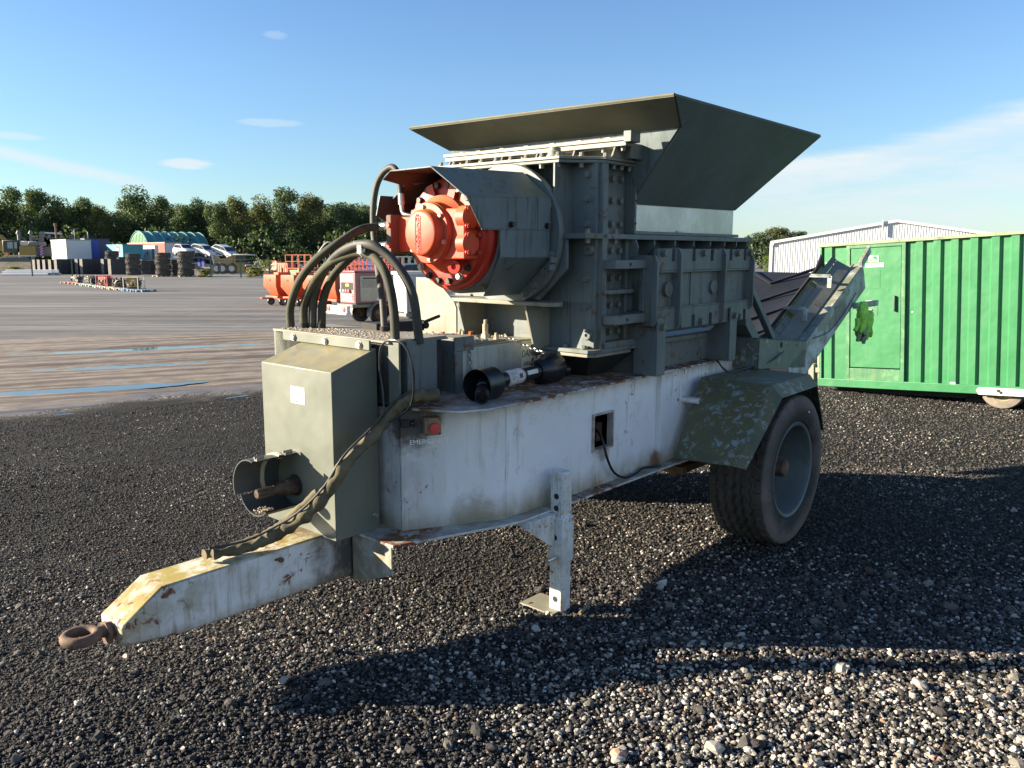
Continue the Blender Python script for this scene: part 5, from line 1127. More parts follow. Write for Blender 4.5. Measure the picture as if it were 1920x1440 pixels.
for i, (px, py, w_) in enumerate(front):
    lb = 'tall tree with a broad pale green crown above the arched green shed' if i == 7 else 'broadleaf tree in the wood ' + place[i]
    tree(px, py, 165 + (i * 37 % 11), w_, i * 5 + 1, lb, 'trees of the wood behind the yard')
for i in range(26):
    px = -60 + i * 38; tree(px, 378 + (i * 53 % 17), 186 + (i * 29 % 14), 54, i * 7 + 2, 'dark tree deeper in the wood, behind the front row of trees', 'trees deep in the wood')
b_und = crown_mesh('undergrowth', 77, h=7.5, r=60, n=15000, leaf=.7, low=-.1, mat=M_leaf, lobes=2)
und = D.objects.new('undergrowth', None) if False else None
g = np.random.default_rng(5); n = 20000
xs = np.concatenate([g.uniform(-125, -5, n - 4000), g.uniform(48, 100, 4000)]); ys = 158 + g.uniform(0, 14, n); ys[-4000:] += 36; hs_ = (6.0 + 1.8 * np.sin(xs * .35) + 1.2 * np.sin(xs * .9 + 1)) * np.where(xs > 0, .9, 1); zs = hs_ * g.random(n) ** .8
nn = g.normal(size=(n, 3)); nn /= np.linalg.norm(nn, axis=1)[:, None]; t1 = np.cross(nn, g.normal(size=(n, 3))); t1 /= np.linalg.norm(t1, axis=1)[:, None]; t2 = np.cross(nn, t1); P = np.stack([xs, ys, zs], 1); s_ = .75 * g.uniform(.6, 1.3, n)[:, None]
V = np.stack([P - t1 * s_ * .5, P + t2 * s_ * .35, P + t1 * s_ * .5, P - t2 * s_ * .35], 1).reshape(-1, 3)
me = D.meshes.new('undergrowth'); me.from_pydata(V.tolist(), [], np.arange(4 * n).reshape(n, 4).tolist()); me.materials.append(M_leaf)
a_ = me.attributes.new('leaf_tone', 'FLOAT', 'FACE'); a_.data.foreach_set('value', (g.random(n) * .6).astype(np.float32))
o = D.objects.new('undergrowth', me); COL.objects.link(o); tag(o, kind='stuff')
D.meshes.remove(b_und)
# right side: wood on the rise and one bright bush
CR2 = crown_mesh('crown', 61, mat=M_leaf2, r=4.4, n=4200, leaf=.5, low=.0)
for i, (px, py, w_) in enumerate([(1400, 445, 34), (1428, 434, 34), (1455, 424, 36), (1488, 432, 32), (1380, 455, 24), (1520, 446, 30)]):
    tree(px, py, 205 + i * 3, w_, i + 2, 'tree of the distant wood ' + ('beside the hopper band', 'left of the highest crown beside the warehouse', 'highest one left of the warehouse', 'touching the warehouse roof', 'hidden mostly by the shredder door frame', 'rising behind the white warehouse')[i], 'trees left of the warehouse')
tree(1464, 472, 120, 17, 0, 'bright yellow-green bushy tree at the left corner of the white warehouse', None, CR2)
tree(1438, 480, 118, 15, 3, 'small yellow-green bush just above the conveyor belt', None, CR2)

# --- raised yard behind the fence
bank = MB(); D0, D1_ = 121, 127
bank.add([(-160, D0 + 2, -.05), (at(384, D0).x, D0, -.05), (at(390, D0).x + 2, D1_ + 8, -.05), (at(384, D1_).x - 3, D1_, 1.7), (-165, D1_ + 1, 1.9), (-170, 175, 2.0), (at(384, 175).x - 2, 175, 1.9), (at(390, 175).x + 4, 175, -.05)],
         [(0, 1, 3, 4), (1, 2, 3), (4, 3, 6, 5), (2, 7, 6, 3)])
tag(bank.build('earth_bank', flat('bank_earth', (.10, .095, .07), .95, 0, .4, .6, .5), None, smooth=0), kind='structure')

def local_box(px_l, px_c, px_r, py_t, py_b, D_, tdeg=40, yaw=None):
    """corner nearest the camera at px_c; returns origin, yaw, left length, right length, z range"""
    tt = radians(tdeg); s_ = D_ / 1553
    a_ = (px_c - px_l) * s_ / cos(tt); b2 = (px_r - px_c) * s_ / sin(tt)
    return at(px_c, D_), tt, a_, b2, zt_at(py_b, D_), zt_at(py_t, D_)
def container(nm, label, px_l, px_c, px_r, py_t, py_b, D_, m_left, m_right, cat='container', tdeg=40, ribs=True, roof=None):
    o, tt, a_, b2, z0, z1 = local_box(px_l, px_c, px_r, py_t, py_b, D_, tdeg)
    e = empty(nm, (o.x, o.y, z0), 0, label=label, category=cat)
    e.rotation_euler = (0, 0, -tt)      # local -x runs to the left and away, local +y to the right and away
    H_ = z1 - z0
    MB().box(-a_, 0, 0, b2, 0, H_ - .1).build('body', m_left, e)
    if m_right is not None: MB().box(.002, .03, .08, b2 - .08, .1, H_ - .18).build('end_doors', m_right, e)
    if ribs:
        b = MB(); k = int(a_ / .35)
        for i in range(k): b.box(-a_ + (i + .3) * a_ / k, -a_ + (i + .7) * a_ / k, -.04, 0, .15, H_ - .22)
        b.build('corrugation', m_left, e, kind='stuff')
    MB().box(-a_ - .05, .06, -.06, b2 + .05, H_ - .1, H_).build('roof', roof or m_left, e)
    return e, a_, b2, H_
mk = lambda n_, c, r=.5: flat(n_, c, r, 0, .08, 3, .05)
m_wc, m_db, m_bb, m_tq, m_rc, m_or = mk('pale_container', (.34, .34, .33)), mk('navy_container', (.035, .05, .12)), mk('royal_blue', (.03, .06, .35)), mk('turquoise_container', (.035, .25, .30)), mk('red_container', (.28, .07, .05)), mk('safety_orange', (.42, .085, .03))
m_yel = mk('plant_yellow', (.33, .20, .04)); m_cream = mk('cream_rim', (.6, .55, .45)); m_glass = flat('dark_glass', (.02, .03, .035), .1, 0, .1); m_conc = mk('grey_grime', (.16, .155, .15))
container('steel_container', 'long pale grey container with a white end behind the black wrapped blocks', 76, 128, 157, 449, 487, 132, m_wc, M_wht, ribs=False, roof=m_cream)
e, a_, b2, H_ = container('steel_container', 'dark navy container with a bright blue door right of the pale container', 150, 163, 192, 447, 488, 136, m_db, m_db)
MB().box(.032, .05, .5, 2.2, .3, H_ - .3).build('blue_door', m_bb, e)
e, a_, b2, H_ = container('steel_container', 'turquoise container with a red square sign behind the big tyres', 184, 233, 258, 458, 487, 131, m_tq, m_tq, ribs=False)
MB().box(-2.35, -1.0, -.03, -.002, H_ - 1.35, H_ - .25).build('sign', mk('sign_red', (.5, .04, .04)), e); MB().box(-2.1, -1.3, -.05, -.032, H_ - .95, H_ - .62).cyl((-1.35, -.032, H_ - .78), (-1.35, -.052, H_ - .78), .22, 16).build('sign_emblem', M_wht, e)
e, a_, b2, H_ = container('site_office', 'low white site office with a dark doorway beside the turquoise container', 252, 293, 297, 460, 490, 134, M_wht, None, 'site office', ribs=False)
MB().box(-1.0, -.25, -.03, -.002, .3, H_ - .5).build('doorway', m_conc, e); MB().box(-2.7, -2.2, -.03, -.002, H_ - 1.5, H_ - 1.0).build('window', m_glass, e); MB().box(-3.2, -1.5, -.02, -.001, .3, H_ - .3).build('door', M_wht, e)
container('steel_container', 'long brick red container with white end doors below the arched green shed', 200, 312, 333, 454, 492, 140, m_rc, M_wht, roof=mk('pink_roof', (.5, .3, .25)))
# arched shed
p = at(262, 158, 1.8); sh = empty('arched_shed', p, -radians(45), label='arched teal shed with a ribbed roof and green gable in front of the wood', category='shed')
Rb, Ls, Hs = 5.3, 11.5, zt_at(434, 158) - 1.8
b = MB(); arc = [(Rb * cos(a), Hs * sin(a)) for a in [pi * k / 24 for k in range(25)]]
for j in range(7):
    y0, y1 = Ls * j / 7, Ls * (j + 1) / 7
    for i in range(24): b.add([(arc[i][0], y0, arc[i][1]), (arc[i + 1][0], y0, arc[i + 1][1]), (arc[i + 1][0], y1, arc[i + 1][1]), (arc[i][0], y1, arc[i][1])], [(0, 1, 2, 3)])
b.build('arched_roof', mk('teal_sheet', (.045, .19, .20), .4), sh, smooth=60)
for j in range(8):
    MB().tube([(x, Ls * j / 7, z) for x, z in arc], .13, 6, 1).build('roof_rib', mk('pale_teal', (.14, .30, .28), .4), sh)
b = MB(); b.prism([(x, 0.02, z) for x, z in arc], (0, .08, 0)); b.build('gable', mk('gable_green', (.08, .22, .12)), sh)
b = MB()
for k in range(14): x = -4.6 + k * .7; b.box(x, x + .3, -.06, .02, 0, Hs * sqrt(max(0, 1 - (x / Rb) ** 2)) * .93)
b.build('gable_sheeting', mk('gable_green2', (.13, .30, .17)), sh, kind='stuff')

# roof plant seen over the containers
def single(nm, label, cat, mb, m, loc, rz=0, **k):
    o = mb.build(nm, m, None, **k); o.location = loc; o.rotation_euler = (0, 0, rz); return tag(o, label, cat)
single('flue_pipe', 'tall rusty flue pipe rising behind the pale container', 'flue pipe', MB().cyl((0, 0, 0), (0, 0, 5.6), .16, 10).cyl((0, 0, 5.6), (0, 0, 6.1), .25, 10), M_rust, at(109, 138, 1.9))
for px, lb in ((39, 'mushroom topped roof vent above the excavator cab'), (62, 'grey roof vent right of the first, above the excavator engine')):
    single('roof_vent', lb, 'vent', MB().cyl((0, 0, 0), (0, 0, 4.4), .25, 10).cyl((0, 0, 4.4), (0, 0, 4.9), .42, 12, .2), m_conc, at(px, 138, 1.9))
for px, lb in ((143, 'thin white lamp pole above the navy container'), (168, 'short thin lamp pole right of the other, above the blue door')):
    single('lamp_pole', lb, 'pole', MB().cyl((0, 0, 0), (0, 0, 5.0 if px == 143 else 4.7), .06, 8).cyl((0, 0, 4.7), (-.35, 0, 4.9), .05, 6), M_wht, at(px, 139, 1.9))
pk = empty('pipe_skid', at(84, 139, 1.9), 0, label='silver horizontal pipe run on stands above the pale container', category='pipework')
MB().cyl((-.4, 0, 4.6), (3.2, 0, 4.4), .16, 10).build('pipe', M_steel, pk)
for q_ in ((-.5, .3, -.3, .3, 3.2, 4.7), (2.9, 3.1, -.1, .1, 3.2, 4.9), (.9, 1.2, -.2, .2, 3.2, 4.3)): MB().box(*q_).build('stand', m_conc, pk)
b = MB(); r_ = random.Random(2)
for k in range(70): x = r_.uniform(-3.5, 7); b.box(x, x + r_.uniform(.1, .5), -.2, .3, 2.8, 3.35 + r_.uniform(0, .5))
b.build('fittings', m_conc, pk, kind='stuff')

# --- excavator
ex = empty('excavator', at(44, 128, zt_at(502, 128)), 0, label='yellow tracked excavator with a striped counterweight behind the fence', category='excavator')
q = 128 * .978 / 1553; X_ = lambda px: (px - 44) * q; Z_ = lambda py: (502 - py) * q
b = MB(); b.box(X_(38), X_(70), 0, 2.4, Z_(479), Z_(461)); b.build('engine_house', m_yel, ex, bev=.1)
MB().box(X_(70), X_(84), -.05, 2.45, Z_(480), Z_(463)).build('counterweight', mk('cw_dark', (.07, .06, .06)), ex, bev=.08)
b = MB()
for k in range(4): b.prism([(X_(78.5), -.07, Z_(479) + k * .38), (X_(84), -.07, Z_(479) + k * .38 + .25), (X_(84), -.07, Z_(479) + k * .38 + .42), (X_(78.5), -.07, Z_(479) + k * .38 + .17)], (0, .03, 0))
b.build('warning_stripe', mk('stripe_pink', (.65, .35, .45)), ex)
MB().box(X_(78.5), X_(84.2), -.06, -.04, Z_(480), Z_(461)).build('stripe_board', mk('stripe_purple', (.2, .08, .2)), ex)
MB().box(X_(56), X_(76), .1, 2.2, Z_(461), Z_(452.5)).build('engine_hood', m_conc, ex, bev=.1); MB().box(X_(39), X_(56), .2, 2.3, Z_(461), Z_(452)).build('hood_cover', m_cream, ex, bev=.1)
MB().box(X_(8), X_(36), -.1, 1.6, Z_(473), Z_(450)).build('cab', mk('cab_dark', (.05, .05, .045)), ex, bev=.12)
for a0, a1 in ((18, 28), (31, 36)): MB().box(X_(a0), X_(a1), -.13, -.09, Z_(466), Z_(454)).build('cab_window', flat('sky_glass', (.25, .32, .3), .1), ex)
MB().box(X_(8), X_(70), 0, 2.4, Z_(481), Z_(478.5)).build('deck', m_cream, ex)
MB().box(X_(12), X_(18), -.2, -.1, Z_(480), Z_(474)).build('work_lamp', mk('amber', (.7, .35, .1)), ex)
b = MB(); b.prism([(X_(0), -.6, Z_(494)), (X_(3), -.6, Z_(485)), (X_(8), -.6, Z_(482)), (X_(56), -.6, Z_(482)), (X_(60), -.6, Z_(486)), (X_(60), -.6, Z_(498)), (X_(55), -.6, Z_(502)), (X_(5), -.6, Z_(502))], (0, .7, 0)); b.build('track', mk('track_grey', (.10, .095, .08)), ex, bev=.05)
b = MB(); [b.cyl((X_(8 + 6 * k), -.62, Z_(499)), (X_(8 + 6 * k), -.56, Z_(499)), .22, 10) for k in range(8)]; b.build('track_roller', m_conc, ex, kind='stuff')
MB().prism([(X_(6), .5, Z_(478)), (X_(-26), .5, Z_(430)), (X_(-20), .5, Z_(424)), (X_(9), .5, Z_(456)), (X_(12), .5, Z_(478))], (0, .7, 0)).prism([(X_(-8), .5, Z_(437)), (X_(2), .5, Z_(441)), (X_(8), .5, Z_(448)), (X_(0), .5, Z_(452))], (0, .7, 0)).build('boom', m_yel, ex, bev=.05)

# --- black wrapped blocks
M_blk = flat('black_wrap', (.030, .030, .032), .6, 0, .4, 3, .3); M_blkl = flat('lit_wrap_colour', (.16, .15, .135), .8, 0, .3, 2, .3)  # second, paler wrap colour paints sunlight onto the left-facing ends
BB = MB().box(-.62, 0, 0, 2.9, 0, 2.15).mesh('block', M_blk, 0); BBm = MB().box(-.615, -.005, -.006, -.001, .02, 2.13)
blk = [(67, 120, 'leftmost black wrapped block behind the white pipes'), (76, 119.4, 'second black wrapped block from the left end of the row'), (86, 118.6, 'third black wrapped block, its sunlit-coloured end facing the pipes'), (97, 117.6, 'fourth black wrapped block, in front of the pale container'), (108, 116.5, 'black wrapped block with a long dark face at the end of the pipes'), (147, 117.5, 'narrow black wrapped block behind the first engine on the pallets'), (156, 116.6, 'long black wrapped block in front of the navy container'), (196, 117.2, 'black wrapped block left of the last one, behind the engines'), (209, 115.4, 'rightmost black wrapped block, touching the stack of big tyres')]
for i, (px, D_, lb) in enumerate(blk):
    o = empty('wrapped_block', at(px, D_), -radians(28), label=lb, category='block', group='black wrapped blocks')
    o.scale = (1, 1.0 if i in (4, 6, 8) else .6, (1.0 if i > 3 else .96))
    c = D.objects.new('wrapping', BB); COL.objects.link(c); c.parent = o
    c = D.objects.new('lit_end_sheet', BBm.mesh('lit_end_sheet', M_blkl, 0) if i == 0 else lit_end_me); lit_end_me = c.data; COL.objects.link(c); c.parent = o  # thin end sheet with the sunlight put into its colour
# --- white pipes
PIPE = MB().cyl((0, 0, 0), (6.2, 0, 0), .13, 10).mesh('white_pipe', M_wht)
k = 0
for row in range(3):
    for j in range(6 - row):
        o = D.objects.new('white_pipe', PIPE); COL.objects.link(o); p = at(2 + (j % 3) * 3, 110 + j * .30 + row * .15); o.location = (p.x + .3 * ((k * 7) % 5), p.y, .13 + row * .24); o.rotation_euler = (0, 0, .02 * (j % 3))
        tag(o, 'long white pipe in the low pile lying at the left edge of the yard', 'pipe', 'white pipes in a pile'); k += 1

# --- big lugged tyres
def lug_tyre():
    b = MB(); R, w_ = .88, .68
    b.lathe((0, 0, 0), (0, 0, 1), [(.02, .46), (0, .6), (.02, .76), (.10, .81), (w_ - .10, .81), (w_ - .02, .76), (w_, .6), (w_ - .02, .46), (w_ * .5, .42), (.02, .46)], 32)
    for k in range(18):
        for s_ in (0, 1):
            a0 = 2 * pi * (k + .5 * s_) / 18; z0, z1 = ((.03, w_ * .56) if s_ else (w_ - .03, w_ * .44)); a1 = a0 + .26
            P_ = lambda a, z, r: (r * cos(a), r * sin(a), z)
            q_ = [P_(a0, z0, .80), P_(a0 + .12, z0, .80), P_(a1 + .12, z1, .80), P_(a1, z1, .80)]; q2 = [P_(a0, z0, R), P_(a0 + .12, z0, R), P_(a1 + .12, z1, R), P_(a1, z1, R)]
            b.add(q_ + q2, [(0, 1, 2, 3), (4, 5, 6, 7), (0, 1, 5, 4), (1, 2, 6, 5), (2, 3, 7, 6), (3, 0, 4, 7)])
    return b
M_lug = flat('lug_tyre_rubber', (.085, .078, .067), .85, 0, .3, 3)
LT = lug_tyre().mesh('lug_tyre', M_lug)
ords = ['bottom', 'second from the bottom', 'third from the bottom', 'topmost']
for px, n_, D_, sc_, nm in ((251, 4, 104, .98, 'left stack of big lugged tyres'), (307, 4, 101, 1.0, 'middle stack of big lugged tyres'), (350, 4, 100, 1.06, 'right stack of big lugged tyres'), (212, 4, 122, 1.05, 'stack below the red sign'), (272, 3, 109, .9, 'dark stack behind the left and middle stacks'), (287, 3, 111, .9, 'low dark stack next to the middle stack'), (230, 4, 121, .75, 'small stack behind the left stack'), (329, 4, 103, .72, 'narrow stack between the middle and right stacks')):
    p = at(px, D_)
    for k in range(n_):
        o = D.objects.new('lug_tyre', LT); COL.objects.link(o); o.location = (p.x + .05 * sin(k * 3 + px), p.y, (.13 + k * .69) * sc_ + (.3 if D_ > 120 else 0)); o.scale = (sc_,) * 3; o.rotation_euler = (0, 0, k * 1.3 + px)
        tag(o, ('%s tyre of the %s' % (ords[k] if n_ == 4 else ('bottom', 'middle', 'top')[k], nm)), 'tyre', 'big lugged tyres in stacks')
def pallet_mesh(w_=1.2, d_=1.0):
    b = MB()
    for i in range(5): b.box(-w_ / 2, w_ / 2, -d_ / 2 + i * d_ / 5 + .01, -d_ / 2 + (i + 1) * d_ / 5 - .03, .11, .135)
    for x in (-w_ / 2, -.06, w_ / 2 - .12):
        for y in (-d_ / 2, -.06, d_ / 2 - .12): b.box(x, x + .12, y, y + .12, .02, .11)
        b.box(x, x + .12, -d_ / 2, d_ / 2, 0, .02)
    return b
pc = [('brick red', mk('pallet_red', (.38, .13, .09))), ('bare wood', mk('pallet_wood', (.36, .28, .18))), ('blue', mk('pallet_blue', (.06, .14, .26))), ('pale green', mk('pallet_green', (.28, .36, .32)))]
PM = [pallet_mesh().mesh('pallet', m_) for _, m_ in pc]
for px, k, lb in ((306, 1, 'bare wooden pallet under the middle stack of big tyres'), (348, 1, 'bare wooden pallet under the right stack of big tyres')):
    o = D.objects.new('pallet', PM[k]); COL.objects.link(o); o.location = at(px, 100.6 if px > 320 else 101.6); o.scale = (1.7, 1.7, 1); o.rotation_euler = (0, 0, -.6); tag(o, lb, 'pallet')
# --- engines and small generators on pallets
m_eng = flat('engine_metal', (.22, .21, .18), .5, .4, .5, 9); m_engd = flat('engine_dark', (.05, .048, .045), .5, .3, .5, 9)
def engine(seed, m_main, frame_m=None):
    r = random.Random(seed); b1, b2_, b3 = MB(), MB(), MB()
    b1.box(-.35, .35, -.25, .25, .25, .62)
    for k in range(4): b1.cyl((-.26 + k * .17, 0, .62), (-.26 + k * .17, 0, .78), .07, 10)
    b2_.cyl((-.45, 0, .45), (-.36, 0, .45), .22, 18).cyl((.36, -.05, .5), (.46, -.05, .5), .16, 16).box(-.3, .3, -.22, .22, .14, .26)
    for k in range(14):
        x, y, z = r.uniform(-.38, .34), r.choice((-.3, .26)), r.uniform(.3, .75); s_ = r.uniform(.03, .09)
        (b3 if k % 2 else b2_).cyl((x, y, z), (x + r.uniform(-.15, .15), y + .06, z + r.uniform(-.1, .1)), s_, 8)
    for k in range(6): b3.tube([(r.uniform(-.35, .35), -.3, r.uniform(.3, .8)), (r.uniform(-.35, .35), -.36, r.uniform(.3, .85)), (r.uniform(-.35, .35), -.28, r.uniform(.3, .8))], .018, 6, 3)
    return b1, b2_, b3
for i, (px, D_, pk_, ek, lb, mm) in enumerate([(146, 68.5, 0, 1, 'grey engine on the brick red pallet, first of the row', m_eng), (172, 63.5, 3, 2, 'grey engine with round pulleys, second on the pallets', m_engd), (199, 59.0, 3, 3, 'small generator in a red frame on the pallets', mk('gen_red', (.5, .06, .05))), (226, 55.5, 1, 4, 'silver topped engine right of the red framed generator', m_engd), (252, 53.0, 2, 5, 'small yellow generator in a pale tube frame, last on the pallets', m_yel)]):
    p = at(px, D_)
    b1, b2_, b3 = engine(ek, mm)
    e = empty('pallet_engine' if i not in (2, 4) else 'small_generator', (p.x, p.y, .0), -.5 + .1 * i, label=lb, category='engine' if i not in (2, 4) else 'generator')
    b1.build('engine_block', mm, e); b2_.build('flywheel', m_engd, e); b3.build('fittings', m_eng if i % 2 else m_cream, e, kind='stuff')
    if i in (2, 4):
        for sy in (-.38, .38):
            MB().tube([(-.48, sy, .0), (-.48, sy, .78), (-.40, sy, .86), (.40, sy, .86), (.48, sy, .78), (.48, sy, .0)], .028, 6, 2).build('frame_tube', mm if i == 2 else m_cream, e)
        MB().box(-.3, .3, -.36, .2, .55, .84).build('fuel_tank', mm, e, bev=.04)
for i, (px, D_, k) in enumerate([(131, 71.0, 0), (146, 68.5, 0), (160, 66.0, 3), (172, 63.5, 3), (186, 61.2, 3), (199, 59.0, 3), (213, 57.2, 1), (226, 55.5, 1), (240, 54.2, 2), (252, 53.0, 2), (268, 51.8, 2)]):
    o = D.objects.new('pallet', PM[k]); COL.objects.link(o); o.location = at(px, D_); o.rotation_euler = (0, 0, -.52)
    under = ['standing empty at the left end', 'under the first engine', 'between the first and second engines', 'under the second engine', 'between the second engine and the red generator', 'under the red framed generator', 'right of the red framed generator', 'under the silver topped engine', 'between the silver engine and the yellow generator', 'under the yellow generator', 'standing empty at the right end'][i]
    tag(o, '%s pallet %s of the row' % (pc[k][0], under) if i in (0, 10) else '%s pallet %s' % (pc[k][0], under), 'pallet', 'pallets in a row across the yard')

# --- cars
def car_meshes():
    prof = [(-2.25, .35), (-2.28, .75), (-2.15, 1.02), (-1.95, 1.12), (-1.35, 1.60), (-.9, 1.68), (.35, 1.66), (1.10, 1.12), (1.95, .98), (2.22, .78), (2.25, .40)]
    body = MB(); body.prism([(x, -.9, z) for x, z in prof], (0, 1.8, 0))
    win = MB()
    for y, t_ in ((-.915, .014), (.901, .014)):
        win.prism([(-1.75, y, 1.14), (-1.28, y, 1.53), (-.9, y, 1.58), (-.15, y, 1.58), (-.15, y, 1.12)], (0, t_, 0)); win.prism([(-.08, y, 1.12), (-.08, y, 1.58), (.32, y, 1.56), (.92, y, 1.12)], (0, t_, 0))
    ws = MB(); ws.plate([(.42, -.78, 1.64), (.42, .78, 1.64), (1.06, .82, 1.16), (1.06, -.82, 1.16)], .02).plate([(-1.40, -.78, 1.59), (-1.40, .78, 1.59), (-1.92, .78, 1.16), (-1.92, -.78, 1.16)], -.02)
    lamp = MB(); lamp.box(2.18, 2.26, -.82, -.5, .72, .86)
    lamp2 = MB(); lamp2.box(2.18, 2.26, .5, .82, .72, .86)
    trim = MB(); trim.box(-2.3, 2.28, -.91, .91, .30, .46).box(2.2, 2.27, -.45, .45, .5, .75)
    wheel = MB().lathe((0, 0, 0), (0, 1, 0), [(-.11, .2), (-.11, .34), (.11, .34), (.11, .2)], 20); hub = MB().cyl((0, -.115, 0), (0, .115, 0), .21, 14)
    mats = (flat('white_car_paint', (.55, .56, .58), .2, 0, .02), m_glass, m_glass, flat('lamp_lens', (.6, .6, .62), .15), flat('lamp_lens', (.6, .6, .62), .15), m_engd, M_black, M_steel)
    return [mb.mesh(nm, m_, 30) for mb, nm, m_ in zip((body, win, ws, lamp, lamp2, trim, wheel, hub), ('body', 'side_windows', 'windscreens', 'headlight', 'headlight', 'lower_trim', 'tyre', 'rim'), mats)]
CARM = car_meshes()
def car(p, rz, pitch, label, group=None, paint_m=None, sc_=1.0):
    e = empty('parked_car', p, 0, label=label, category='car', group=group); e.rotation_euler = (0, pitch, rz); e.scale = (sc_,) * 3
    for me in CARM[:6]:
        o = D.objects.new(me.name.split('.')[0], me); COL.objects.link(o); o.parent = e
        if me is CARM[0]:
            md = o.modifiers.new('r', 'BEVEL'); md.width = .07; md.segments = 2; md.limit_method = 'ANGLE'; md.angle_limit = .3
            if paint_m: o.material_slots[0].link = 'OBJECT'; o.material_slots[0].material = paint_m
    for x in (-1.4, 1.42):
        for y in (-.82, .82):
            w = empty('wheel', (x, y, .34), 0, e)
            for me in CARM[6:]: o = D.objects.new(me.name.split('.')[0], me); COL.objects.link(o); o.parent = w
    return e
for px, py, rz, pt, lb in ((347, 479, -.75, .04, 'white car with its nose behind the second car, leftmost on the transporter'), (381, 480, -.45, .20, 'white car in the middle of the transporter, tilted nose down'), (421, 482, -.45, .26, 'white car at the right end of the transporter, tilted nose down')):
    car(at(px, 127, zt_at(py, 127)), rz, pt, lb, 'white cars on the transporter')
tp = empty('car_transporter', at(378, 128), -.3, label='blue posted car transporter carrying three white cars', category='transporter')
for x in (-1.2, .0, .75): MB().box(x, x + .45, -.8, -.6, 1.0, 3.6).build('post', m_bb, tp)
b = MB(); b.box(-4, 5.5, -1.2, 1.2, .75, 1.0).prism([(-4, -1.2, 2.55), (1, -1.2, 2.5), (5.6, -1.2, 1.5), (5.6, -1.2, 1.4), (1, -1.2, 2.3), (-4, -1.2, 2.4)], (0, 2.4, 0)); b.build('deck', m_conc, tp)
for x in (-3.2, -2.2, -1.2, 3.8): MB().cyl((x, -1.1, .45), (x, -.8, .45), .45, 18).build('wheel', M_black, tp)
MB().box(-4.2, -.2, -1.15, -1.1, .3, .75).build('side_guard', mk('dull_green', (.07, .12, .10)), tp)
# --- articulated dump truck
dt = empty('dump_truck', at(440, 121), 0, label='yellow articulated dump truck with an empty body beside the green fence posts', category='dump truck')
q = 121 * .978 / 1553; X_ = lambda px: (px - 440) * q; Z_ = lambda py: (514.5 - py) * q
b = MB(); b.prism([(X_(397), 0, Z_(478)), (X_(400), 0, Z_(496)), (X_(414), 0, Z_(498)), (X_(428), 0, Z_(500)), (X_(438), 0, Z_(492)), (X_(438), 0, Z_(478)), (X_(424), 0, Z_(484)), (X_(404), 0, Z_(487))], (0, 2.6, 0)); b.build('tipping_body', mk('bed_yellow', (.34, .22, .09)), dt, bev=.05)
MB().prism([(X_(400), -.06, Z_(494)), (X_(397), -.06, Z_(478)), (X_(400), -.06, Z_(478)), (X_(403), -.06, Z_(494))], (0, .1, 0)).prism([(X_(397), -.06, Z_(478)), (X_(418), -.06, Z_(481)), (X_(418), -.06, Z_(479)), (X_(397), -.06, Z_(476.5))], (0, .1, 0)).build('body_rim', m_cream, dt)
MB().box(X_(404), X_(470), .3, 2.2, Z_(507), Z_(502)).build('frame', m_engd, dt)
MB().prism([(X_(410), -.05, Z_(492)), (X_(424), -.05, Z_(506)), (X_(427), -.05, Z_(506)), (X_(413), -.05, Z_(492))], (0, .15, 0)).build('ram', M_steel, dt)
MB().box(X_(440), X_(462), .1, 2.2, Z_(493), Z_(479)).build('cab', m_glass, dt, bev=.12); MB().box(X_(438), X_(472), 0, 2.3, Z_(479.5), Z_(477)).build('cab_roof', m_cream, dt, bev=.08)
MB().box(X_(438.5), X_(443), .05, 2.2, Z_(496), Z_(479)).build('cab_rear_post', m_yel, dt)
MB().prism([(X_(438), 0, Z_(493)), (X_(458), 0, Z_(493)), (X_(463), 0, Z_(498)), (X_(460), 0, Z_(511)), (X_(442), 0, Z_(511)), (X_(439), 0, Z_(502))], (0, 2.3, 0)).build('front_fender', m_yel, dt, bev=.08)
MB().box(X_(460), X_(481), -.1, 2.2, Z_(510), Z_(496)).build('hood', m_conc, dt, bev=.15); MB().box(X_(461), X_(477), -.14, -.08, Z_(508.5), Z_(500)).build('grille', M_black, dt)
for px in (406, 417, 435): 
    w = empty('wheel', (X_(px), .2, .78), 0, dt); MB().lathe((0, 0, 0), (0, -1, 0), [(-.3, .4), (-.3, .78), (.25, .78), (.28, .45)], 24).build('tyre', M_lug, w); MB().cyl((0, -.1, 0), (0, -.26, 0), .42, 16).build('rim', m_cream, w)
b = MB()
for x0 in (448, 462): b.cyl((X_(x0), .3, Z_(477)), (X_(x0), .3, Z_(466)), .03, 6)
b.cyl((X_(448), .3, Z_(469)), (X_(462), .3, Z_(470)), .03, 6).cyl((X_(464.5), .3, Z_(477)), (X_(464.5), .3, Z_(474)), .15, 8); b.build('roof_rail', M_dark, dt)
# --- mesh fence
fe = empty('mesh_fence', at(396, 97), 0, label='thin mesh fence with dark green posts in front of the dump truck', category='fence')
mf_ = mk('fence_green', (.06, .13, .09)); o0 = at(396, 97)
posts = [(61, 104), (136, 103), (396, 97), (452, 96), (506, 95)]
for px, D_ in posts: p = at(px, D_) - o0; MB().box(p.x - .06, p.x + .06, p.y - .06, p.y + .06, 0, 2.15).build('post', mf_, fe)
for z in (.1, .9, 1.7, 2.05):
    b = MB(); pts = [at(px, D_) - o0 for px, D_ in posts[2:]]; b.tube([(p.x, p.y, z) for p in pts], .008, 4, 1); b.build('wire', mf_, fe)
def bush(px, D_, r, h, seed, label, mat=None, name='bush'):
    me = crown_mesh('foliage', seed, h=h, r=r, n=900, leaf=.22, low=-.1, mat=mat or M_weed, lobes=9); o = D.objects.new(name, me); COL.objects.link(o); o.location = at(px, D_); tag(o, label, 'bush'); return o
M_weed = leaf_mat('weed_leaves', (.12, .13, .04), (.24, .23, .09), (.2, .18, .06))
